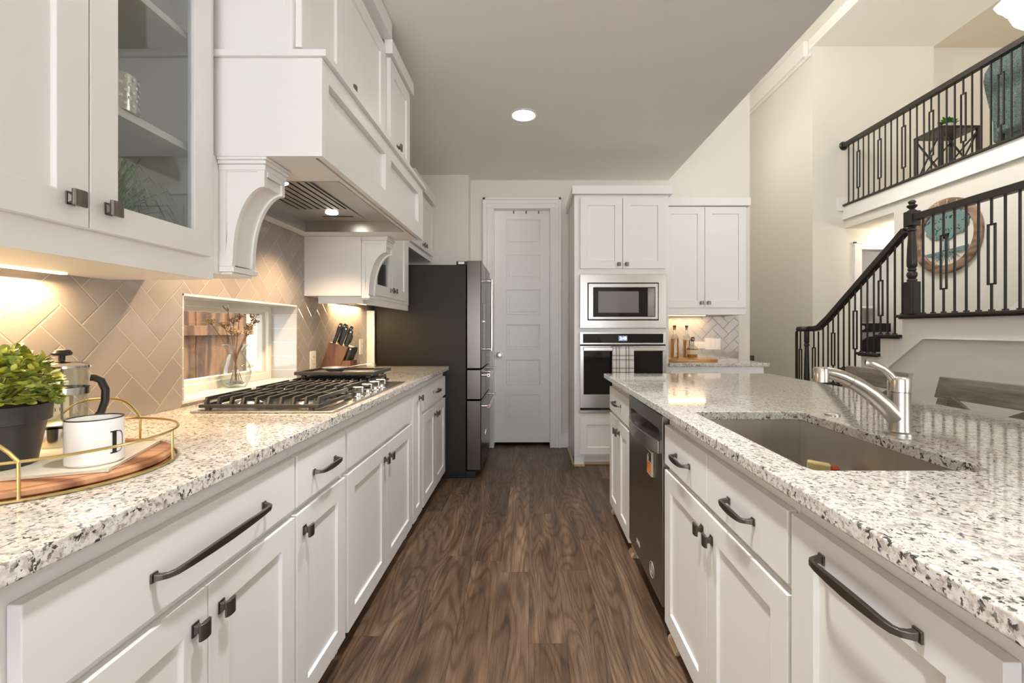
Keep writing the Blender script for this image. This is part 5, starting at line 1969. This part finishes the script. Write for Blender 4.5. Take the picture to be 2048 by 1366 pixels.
k.box(SX+0.131, 4.70, y-0.022, y-0.006, 0, LZ-RISE*6-0.0285)
k.build('riser', M['trim'], st, smooth=0)
k = MB((4.73, 4.0, 1.6))
k.prism([(4.47, 1.352), (4.47, 1.39), (3.0, 2.63), (3.0, 2.40), (4.24, 1.352)], 'x', 4.728, 4.75)
struct(k.build('trim_9', M['trim'], smooth=0))

def baluster(parent, org, x, y, z0, z1, loop, lz=(0.2, 0.8), along='y', t=0.013, hw=0.026):
    k = MB(org)
    h = t/2
    if not loop:
        k.box(x-h, x+h, y-h, y+h, z0, z1)
    else:
        a, b = z0+(z1-z0)*lz[0], z0+(z1-z0)*lz[1]
        k.box(x-h, x+h, y-h, y+h, z0, a)
        k.box(x-h, x+h, y-h, y+h, b, z1)
        dy = hw
        k.box(x-h, x+h, y-dy-h, y-dy+h, a, b)
        k.box(x-h, x+h, y+dy-h, y+dy+h, a, b)
        k.box(x-h, x+h, y-dy-h, y+dy+h, a-h, a+h)
        k.box(x-h, x+h, y-dy-h, y+dy+h, b-h, b+h)
    k.box(x-0.014, x+0.014, y-0.014, y+0.014, z0, z0+0.012)
    return k.build('baluster', M['baluster'], parent, smooth=0)

def handrail(k, pts, w=0.032, h=0.030, up=(1, 0, 0)):
    k.tube(pts, [(h, w)]*len(pts), 4, up=up)
    k.tube([(p[0], p[1], p[2]+h*0.72) for p in pts], [(h*0.62, w*0.70)]*len(pts), 8, up=up)

# guard along the landing
GO_ = (SX, 4.217, LZ)
gl_ = thing('landing_railing', 'black level landing railing with turned newel post and iron balusters', 'railing', GO_)
k = MB(GO_)
nx_, ny_ = SX, 4.217
k.box(nx_-0.046, nx_+0.046, ny_-0.046, ny_+0.046, LZ, LZ+0.305)
k.build('newel_base', M['rail'], gl_, bevel=0.005, smooth=0)
k = MB(GO_)
k.box(nx_-0.046, nx_+0.046, ny_-0.046, ny_+0.046, LZ+0.825, LZ+0.965)
k.build('newel_block', M['rail'], gl_, bevel=0.005, smooth=0)
k = MB(GO_)
k.lathe([(0.030, 0.300), (0.040, 0.312), (0.040, 0.325), (0.030, 0.335), (0.038, 0.352), (0.043, 0.372), (0.038, 0.392), (0.028, 0.402), (0.034, 0.412), (0.034, 0.424), (0.029, 0.432),
         (0.040, 0.450), (0.041, 0.50), (0.037, 0.62), (0.031, 0.72), (0.028, 0.775), (0.036, 0.783), (0.036, 0.795), (0.028, 0.803), (0.034, 0.815), (0.030, 0.828)], (nx_, ny_, LZ), 28)
k.lathe([(0.036, 0.960), (0.036, 0.972), (0.022, 0.980), (0.020, 0.988), (0.034, 1.000), (0.042, 1.012), (0.041, 1.020), (0.026, 1.026), (0.022, 1.034), (0.030, 1.046), (0.030, 1.056), (0.020, 1.068), (0, 1.074)], (nx_, ny_, LZ), 28)
k.build('newel_turning', M['rail'], gl_)
k = MB(GO_)
handrail(k, [(SX, 4.175, LZ+0.900), (SX, 2.0, LZ+0.900)])
k.build('handrail', M['rail'], gl_, bevel=0.004, smooth=40)
for i in range(21):
    y = 4.097-0.1012*i
    baluster(gl_, GO_, SX, y, LZ+0.001, LZ+0.872, i % 4 == 2, (0.24, 0.77))

# rake railing of the flight
KR = (SX, 5.1, 0.2)
rr_ = thing('stair_railing', 'black sloping stair railing ending in a volute at the bottom step', 'railing', KR)
def rail_z(y):
    return 2.165-(y-4.27)*0.728
k = MB(KR)
pts = [(SX, 4.288, rail_z(4.288)), (SX, 4.6, rail_z(4.6)), (SX, 5.0, rail_z(5.0)), (SX, 5.40, rail_z(5.40)), (SX, 5.50, rail_z(5.5)+0.012), (SX, 5.58, 1.232), (SX, 5.68, 1.218), (SX, 5.80, 1.216)]
handrail(k, pts)
for i in range(1, 2):
    k.lathe([(0, -0.030), (0.075, -0.030), (0.085, -0.012), (0.085, 0.012), (0.070, 0.032), (0, 0.036)], (SX-0.045, 5.82, 1.216), 28)
k.build('handrail', M['rail'], rr_, bevel=0.003, smooth=40)
k = MB(KR)
zb_ = LZ-RISE*6
k.lathe([(0.038, 0), (0.038, 0.02), (0.026, 0.032), (0.036, 0.05), (0.040, 0.07), (0.034, 0.09), (0.026, 0.10), (0.033, 0.108), (0.033, 0.118), (0.028, 0.125), (0.038, 0.15), (0.038, 0.25), (0.030, 0.55), (0.024, 0.80), (0.032, 0.81), (0.032, 0.825), (0.024, 0.84), (0.030, 0.86), (0.030, 0.990)], (SX-0.035, 5.765, zb_+0.0015), 24)
k.build('newel_post', M['rail'], rr_)
k = MB(SO_)
half = lambda r: [(SX-0.0295, 5.84-r)]+[(SX-0.0295-math.cos(t)*r, 5.84+math.sin(t)*r) for t in [-PI/2+PI*i/16 for i in range(1, 16)]]+[(SX-0.0295, 5.84+r)]
k.prism(half(0.165), 'z', zb_-0.0285, zb_-0.0005)
k.prism(half(0.135), 'z', 0.0, zb_-0.0285)
k.build('starting_step', M['tread'], st)
for i in range(16):
    y = 4.325+0.09*i
    n_ = int(max(0, math.floor((y-N0)/RUN)+1)) if y > N0 else 0
    zt_ = rail_z(y)-0.030 if y < 5.5 else 1.188
    zb2 = LZ-RISE*n_
    baluster(rr_, KR, SX, y, zb2+0.001, zt_, i % 4 == 3, (0.26, 0.74))
for (x_, y_) in ((SX-0.10, 5.86), (SX-0.075, 5.93)):
    baluster(rr_, KR, x_, y_, zb_+0.001, 1.188, False)
baluster(rr_, KR, SX-0.035, 5.90, zb_+0.001, 1.188, True, (0.26, 0.76))

# loft railing
LFX, LFZ = 4.735, 3.066
LG = (LFX, 5.0, LFZ)
lr = thing('loft_railing', 'long black loft railing with iron balusters high above the stair hall', 'railing', LG)
k = MB(LG)
handrail(k, [(LFX, 6.775, 3.985), (LFX, 2.2, 3.985)])
k.lathe([(0, 0), (0.068, 0), (0.062, 0.010), (0.048, 0.022), (0, 0.022)], n=28, M4=Matrix.Translation((LFX, 6.797, 3.985)) @ Matrix.Rotation(PI/2, 4, 'X'))
k.build('handrail', M['rail'], lr, bevel=0.004, smooth=40)
k = MB(LG)
k.box(LFX-0.035, LFX+0.06, 2.2, 6.774, LFZ, LFZ+0.024)
k.build('bottom_rail', M['rail'], lr, bevel=0.006, smooth=0)
for i in range(45):
    y = 6.685-0.0982*i
    baluster(lr, LG, LFX, y, LFZ+0.0245, 3.957, i % 4 == 2, (0.2, 0.8))

# ================================================================== ROUND FAMILY SIGN
FSX, FSY, FSZ, FSR = 4.748, 5.125, 2.275, 0.425
sgn = thing('wall_sign', 'round wooden FAMILY wall sign with a teal tree cut-out above the landing', 'sign', (FSX, FSY, FSZ))
SGO = (FSX, FSY, FSZ)
# the sign faces -x: local u runs along -y (towards the camera is the reader's right)
def spt(u, v, d):
    return (FSX-d, FSY-u, FSZ+v)
def face_poly(k, poly, d0, d1):
    A = [k.bm.verts.new(spt(u, v, d0)) for u, v in poly]
    B = [k.bm.verts.new(spt(u, v, d1)) for u, v in poly]
    k.bm.faces.new(A); k.bm.faces.new(list(reversed(B)))
    for i in range(len(poly)):
        j = (i+1) % len(poly)
        k.bm.faces.new((A[i], A[j], B[j], B[i]))
k = MB(SGO)
RotF = Matrix.Translation((FSX, FSY, FSZ)) @ Matrix.Rotation(-PI/2, 4, 'Y')
k.lathe([(FSR-0.095, 0.002), (FSR, 0.002), (FSR, 0.030), (FSR-0.012, 0.036), (FSR-0.085, 0.030), (FSR-0.095, 0.020), (FSR-0.095, 0.002)], n=56, M4=RotF)
k.build('sign_ring', M['sign_wood'], sgn)
k = MB(SGO)
rs = random.Random(3)
def crown(n, cy, rx, ry, jit):
    out = []
    for i in range(n):
        a = 2*PI*i/n
        q = 1+rs.uniform(-jit, jit)
        out.append((math.cos(a)*rx*q, cy+math.sin(a)*ry*q))
    return out
face_poly(k, crown(46, 0.135, 0.275, 0.165, 0.09), 0.006, 0.012)
face_poly(k, [(-0.035, -0.17), (0.035, -0.17), (0.026, -0.05), (0.045, 0.03), (-0.045, 0.03), (-0.026, -0.05)], 0.006, 0.012)
for (u, v, u2, v2, w) in ((0.02, 0.0, 0.12, 0.10, .018), (-0.02, 0.0, -0.12, 0.09, .018), (0.0, 0.0, 0.03, 0.12, .016), (0.05, 0.02, 0.17, 0.06, .010), (-0.04, 0.02, -0.18, 0.03, .010)):
    p, q = Vector((u, v)), Vector((u2, v2))
    nn = Vector((-(q-p).y, (q-p).x)).normalized()*w/2
    face_poly(k, [tuple(p-nn), tuple(q-nn*0.5), tuple(q+nn*0.5), tuple(p+nn)], 0.007, 0.011)
face_poly(k, [(-0.27, -0.175), (0.27, -0.14), (0.22, -0.195), (0.05, -0.185), (-0.05, -0.185), (-0.22, -0.205)], 0.006, 0.012)
for i in range(15):
    a = math.radians(205+130*i/14)
    p, q = Vector((math.cos(a)*0.05, -0.165)), Vector((math.cos(a)*0.24*rs.uniform(.8, 1.1), -0.19+math.sin(a)*0.13*rs.uniform(.7, 1.05)))
    nn = Vector((-(q-p).y, (q-p).x)).normalized()*0.008
    face_poly(k, [tuple(p-nn), tuple(q), tuple(p+nn)], 0.007, 0.011)
k.build('tree_cutout', M['teal'], sgn, smooth=0)
k = MB(SGO)
for i in range(40):
    a, r_ = rs.uniform(0, 6.28), rs.uniform(0.35, 1.0)
    u, v = math.cos(a)*0.26*r_, 0.12+math.sin(a)*0.15*r_
    s_ = rs.uniform(0.008, 0.02)
    b2 = rs.uniform(0, 3)
    face_poly(k, [(u, v), (u+math.cos(b2)*s_*2, v+math.sin(b2)*s_*2), (u+math.cos(b2+1.6)*s_*0.8, v+math.sin(b2+1.6)*s_*0.8)], 0.0122, 0.0135)
k.build('leaf_cutout', M['baluster'], sgn, smooth=0)['kind'] = 'stuff'
for ch, ang in zip('FAMILY', (146, 124, 103, 84, 66, 44)):
    a = math.radians(ang)
    u, v = math.cos(a)*(FSR-0.045), math.sin(a)*(FSR-0.045)
    p = spt(u, v, 0.0365)
    o = text_part('sign_letter', ch, 0.075, M['gold'], sgn, (p[0]-FSX, p[1]-FSY, p[2]-FSZ), (0, 0, 0), 0.001)
    o.rotation_euler = (Matrix.Rotation(-PI/2, 3, 'Z') @ Matrix.Rotation(PI/2, 3, 'X') @ Matrix.Rotation(a-PI/2, 3, 'Z')).to_euler()

# ================================================================== LOFT FURNITURE
TO_ = (5.19, 5.62, 3.061)
tb = thing('side_table', 'dark metal side table with crossed braces behind the loft railing', 'table', TO_)
tx0, tx1, ty0, ty1, tz0, tz1 = 4.955, 5.44, 5.425, 5.815, 3.061, 3.675
k = MB(TO_); k.box(tx0, tx1, ty0, ty1, tz1-0.03, tz1); k.build('table_top', M['tread'], tb, bevel=0.002, smooth=0)
for x in (tx0+0.018, tx1-0.018):
    for y in (ty0+0.018, ty1-0.018):
        k = MB(TO_); k.box(x-0.017, x+0.017, y-0.017, y+0.017, tz0, tz1-0.03); k.build('leg', M['iron'], tb, smooth=0)
xa, xb, ya, yb = tx0+0.018, tx1-0.018, ty0+0.018, ty1-0.018
for (p, q) in (((xa, ya), (xb, ya)), ((xa, yb), (xb, yb)), ((xa, ya), (xa, yb)), ((xb, ya), (xb, yb))):
    k = MB(TO_)
    k.bar((p[0], p[1], tz0+0.03), (q[0], q[1], tz1-0.05), 0.014)
    k.bar((p[0], p[1], tz1-0.05), (q[0], q[1], tz0+0.03), 0.014)
    k.build('cross_brace', M['iron'], tb, smooth=0)
SU = (5.16, 5.56, tz1)
su = thing('succulent', 'little green succulent in a white pot on the loft side table', 'plant', SU)
k = MB(SU); k.lathe([(0, 0), (0.045, 0), (0.055, 0.07), (0.05, 0.07), (0.045, 0.06), (0, 0.06)], (SU[0], SU[1], SU[2]+0.0005), 24); k.build('plant_pot', M['ceramic'], su)
k = MB(SU)
for i in range(70):
    a, e_ = rnd.uniform(0, 6.28), rnd.uniform(0.1, 1.3)
    d = Vector((math.cos(a)*math.cos(e_), math.sin(a)*math.cos(e_), math.sin(e_)))
    leafq(k, Vector((SU[0], SU[1], SU[2]+0.06))+d*0.02, d, Vector((0, 0, 1)), rnd.uniform(0.06, 0.10), 0.035)
k.build('leaves', M['succulent'], su, smooth=60)

# teal armchair on the loft: back turned to the railing
CHO = (5.45, 4.60, 3.061)
ch = thing('armchair', 'teal jacquard armchair with rounded tall back on the loft', 'armchair', CHO)
k = MB(CHO)
bk_ = []
yc, hw_ = 4.56, 0.40
out = []
for (u, v) in ((-0.24, 0.22), (-0.30, 0.45), (-0.36, 0.72), (-0.385, 0.86), (-0.37, 0.95), (-0.31, 1.015), (-0.20, 1.05), (-0.10, 1.065), (0.0, 1.105), (0.10, 1.065), (0.20, 1.05), (0.31, 1.015), (0.37, 0.95), (0.385, 0.86), (0.36, 0.72), (0.30, 0.45), (0.24, 0.22)):
    out.append((yc-u, 3.061+v))
k.prism(out, 'x', 4.96, 5.10)
k.build('chair_back', M['jacquard'], ch, bevel=0.035, seg=4, smooth=60)
k = MB(CHO); k.box(5.105, 5.70, 4.24, 4.88, 3.261, 3.50); k.build('seat', M['jacquard'], ch, bevel=0.04, seg=4, smooth=60)
for y in (4.14, 4.8825):
    k = MB(CHO); k.box(5.105, 5.66, y, y+0.095, 3.261, 3.70); k.build('armrest', M['jacquard'], ch, bevel=0.03, seg=4, smooth=60)
for x in (5.01, 5.64):
    for y in (4.35, 4.78):
        k = MB(CHO); k.cyl((x, y, 3.061), (x, y, 3.30), 0.018, 0.026, 14); k.build('leg', M['rail'], ch)

# loft outlet low on the far wall
outlet('wall_outlet', 'tiny white outlet low on the wall behind the loft railing', (5.15, 6.799, 3.36), 0, 'outlet', 'outlet')
k = MB((4.262, 8.62, 0.70))
k.box(4.235, 4.2695, 8.57, 8.69, 0.56, 0.72)
o = k.build('wall_bracket', M['pewter'], bevel=0.004, smooth=0)
tag(o, 'small dark grey wall bracket low on the far hall wall beside the bar niche', 'bracket')

# ================================================================== LAUNDRY
WO = (5.35, 8.25, 0)
wm = thing('washing_machine', 'grey front-loading washer with round dark door inside the laundry', 'washing machine', WO)
k = MB(WO); k.box(4.95, 5.64, 7.95, 8.70, 0.0, 0.36); k.build('pedestal', M['washer'], wm, bevel=0.01, smooth=0)
k = MB(WO); k.box(4.95, 5.64, 7.93, 8.70, 0.362, 1.33); k.build('washer_body', M['washer'], wm, bevel=0.012, smooth=0)
k = MB(WO); k.box(4.955, 5.635, 7.915, 7.929, 1.17, 1.325); k.build('control_panel', M['black_glass'], wm, bevel=0.004, smooth=0)
k = MB(WO)
k.lathe([(0, 0), (0.19, 0), (0.255, 0.01), (0.265, 0.03), (0.25, 0.04), (0.20, 0.03), (0, 0.045)], n=40, M4=Matrix.Translation((5.295, 7.929, 0.83)) @ Matrix.Rotation(PI/2, 4, 'X'))
k.build('washer_door', M['black_glass'], wm)
k = MB(WO)
k.lathe([(0, 0), (0.045, 0), (0.04, 0.025), (0, 0.027)], n=24, M4=Matrix.Translation((5.12, 7.915, 1.245)) @ Matrix.Rotation(PI/2, 4, 'X'))
k.build('dial', M['chrome'], wm)
WO2 = (6.05, 8.25, 0)
w2 = copy_tree(wm)
w2.location.x += 0.715
w2['label'] = 'second grey laundry machine beside the washer mostly hidden by the stairs'
k = MB((5.8, 8.6, 1.6))
k.box(5.45, 6.45, 8.42, 8.749, 1.62, 1.65)
k.tube([(5.62, 8.744, 1.36), (5.62, 8.50, 1.619)], 0.008, 6)
k.tube([(6.2, 8.744, 1.36), (6.2, 8.50, 1.619)], 0.008, 6)
o = k.build('wall_shelf', M['ceramic'], smooth=0)
tag(o, 'white bracketed shelf on the laundry room wall above the machines', 'shelf')

# ================================================================== LIGHT FITTINGS
def can(label, x, y, e):
    o_ = (x, y, 2.743)
    root = thing('recessed_light', label, 'ceiling light', o_)
    k = MB(o_)
    k.lathe([(0.082, 0.0), (0.100, 0.0), (0.102, -0.004), (0.094, -0.007), (0.080, -0.004), (0.082, 0.0)], (x, y, 2.7428), 40)
    k.build('trim_ring', M['ceramic'], root)
    k = MB(o_)
    k.lathe([(0, -0.016), (0.05, -0.014), (0.074, -0.008), (0.080, -0.003), (0.080, 0), (0, 0)], (x, y, 2.7427), 40)
    k.build('lamp_lens', M['led'], root)
    light('can_light', 'SPOT', (x, y, 2.715), e, (0.98, 0.99, 1.0), spot=math.radians(68), blend=0.55, radius=0.07)
    return root
can('bright round recessed light in the kitchen ceiling in front of the pantry door', -0.045, 3.22, 30)
can('added unseen ceiling light just above the frame over the cooktop aisle', -0.045, 1.95, 95)  # this can and the next ones are unseen extras brightening the lower cabinets
can('added unseen ceiling light overhead at the sink aisle, outside the frame', -0.045, 0.75, 110)
can('added unseen ceiling light behind the camera', -0.045, -0.6, 90)

PO_ = (2.49, 2.20, 2.70)
pd = thing('pendant_light', 'glowing scalloped glass pendant at the top corner of the picture', 'pendant light', PO_)
k = MB(PO_)
n = 48
prof = [(0.035, 0.0), (0.062, 0.008), (0.088, 0.035), (0.102, 0.075), (0.112, 0.105), (0.138, 0.125), (0.150, 0.150)]
rows = []
for r_, z_ in prof:
    rows.append([k.bm.verts.new((PO_[0]+math.cos(2*PI*j/n)*r_*(1+0.05*math.cos(8*2*PI*j/n)*z_/0.15), PO_[1]+math.sin(2*PI*j/n)*r_*(1+0.05*math.cos(8*2*PI*j/n)*z_/0.15), 2.702+z_)) for j in range(n)])
for A, B in zip(rows, rows[1:]):
    for j in range(n):
        k.bm.faces.new((A[j], A[(j+1) % n], B[(j+1) % n], B[j]))
o = k.build('glass_shade', M['shade'], pd)
md = o.modifiers.new('thick', 'SOLIDIFY'); md.thickness = 0.004
k = MB(PO_); k.cyl((PO_[0], PO_[1], 2.86), (PO_[0], PO_[1], 5.60), 0.008, n=10)
k.lathe([(0, 2.70), (0.033, 2.70), (0.03, 2.715), (0.012, 2.74), (0.012, 2.87), (0, 2.87)], (PO_[0], PO_[1], 0), 20)
k.lathe([(0, 5.60), (0.07, 5.60), (0.07, 5.639), (0, 5.639)], (PO_[0], PO_[1], 0), 24)
k.build('pendant_stem', M['pewter'], pd)
k = MB(PO_); k.blob((PO_[0]+0.05, PO_[1], 2.80), 0.03, 1, 1, 1.2, 2); k.build('bulb', M['led'], pd)
light('pendant_bulb', 'POINT', (2.49, 2.20, 2.95), 26, (1.0, 0.97, 0.92), radius=0.12)
sign_fill = light('sign_wall_fill', 'SPOT', (3.0, 4.3, 5.45), 215, (1.0, 0.98, 0.94), spot=math.radians(80), blend=0.9, radius=0.25)  # added spot to brighten the sign wall, no fixture modelled
aim(sign_fill, (4.75, 4.5, 1.7))
light('upper_hall_fill', 'POINT', (3.1, 7.6, 4.2), 12, (1.0, 0.93, 0.84), radius=0.15)  # added unseen point light to brighten the tall hall wall
light('stair_hall_fill', 'POINT', (2.7, 4.95, 4.9), 48, (1.0, 0.99, 0.97), radius=0.25)  # added point light out of view, brightens stair hall and loft
light('loft_light', 'POINT', (6.6, 4.5, 5.2), 20, (1.0, 0.92, 0.80), radius=0.15)  # unseen point light over the loft, no fitting modelled

# hidden house lamps: hall under the loft, laundry, upper rooms
light('hall_lamp', 'POINT', (5.4, 6.45, 2.6), 8, (1.0, 0.84, 0.62), radius=0.1)
light('laundry_lamp', 'POINT', (5.4, 7.7, 2.55), 22, (1.0, 0.95, 0.9), radius=0.1)

# ================================================================== OUTSIDE
k = MB(); k.box(-14, -1.48, -8, 14, -0.12, -0.02)
struct(k.build('ground', M['ground'], smooth=0))
fo = thing('cedar_fence', 'weathered cedar board fence seen through the slot window', 'fence', (-3.0, 3.0, -0.02))
FOO = (-3.0, 3.0, -0.02)
y = 1.0
i = 0
while y < 4.66:
    k = MB(FOO)
    dx = 0.006*((i*7) % 3)
    k.box(-3.03-dx, -3.012-dx, y, y+0.140, 0.02, 1.95+0.004*((i*5) % 4))
    k.build('fence_board', M['fence'], fo, bevel=0.002, smooth=0)
    y += 0.146
    i += 1
for z in (0.35, 1.20, 1.78):
    k = MB(FOO); k.box(-3.011, -2.972, 0.98, 4.68, z-0.045, z+0.045); k.build('fence_rail', M['fence'], fo, bevel=0.003, smooth=0)
for y in (1.2, 3.4, 4.6):
    k = MB(FOO); k.box(-3.13, -3.047, y, y+0.085, -0.02, 2.0); k.build('fence_post', M['fence'], fo, bevel=0.003, smooth=0)
k = MB((-7.0, 9, 0))
k.box(-9.5, -5.0, 8.6, 8.8, -0.02, 4.0)
o = k.build('neighbour_wall', M['neighbour'], smooth=0)
tag(o, 'sunlit stone wall of the neighbouring house seen past the fence end', 'house wall')
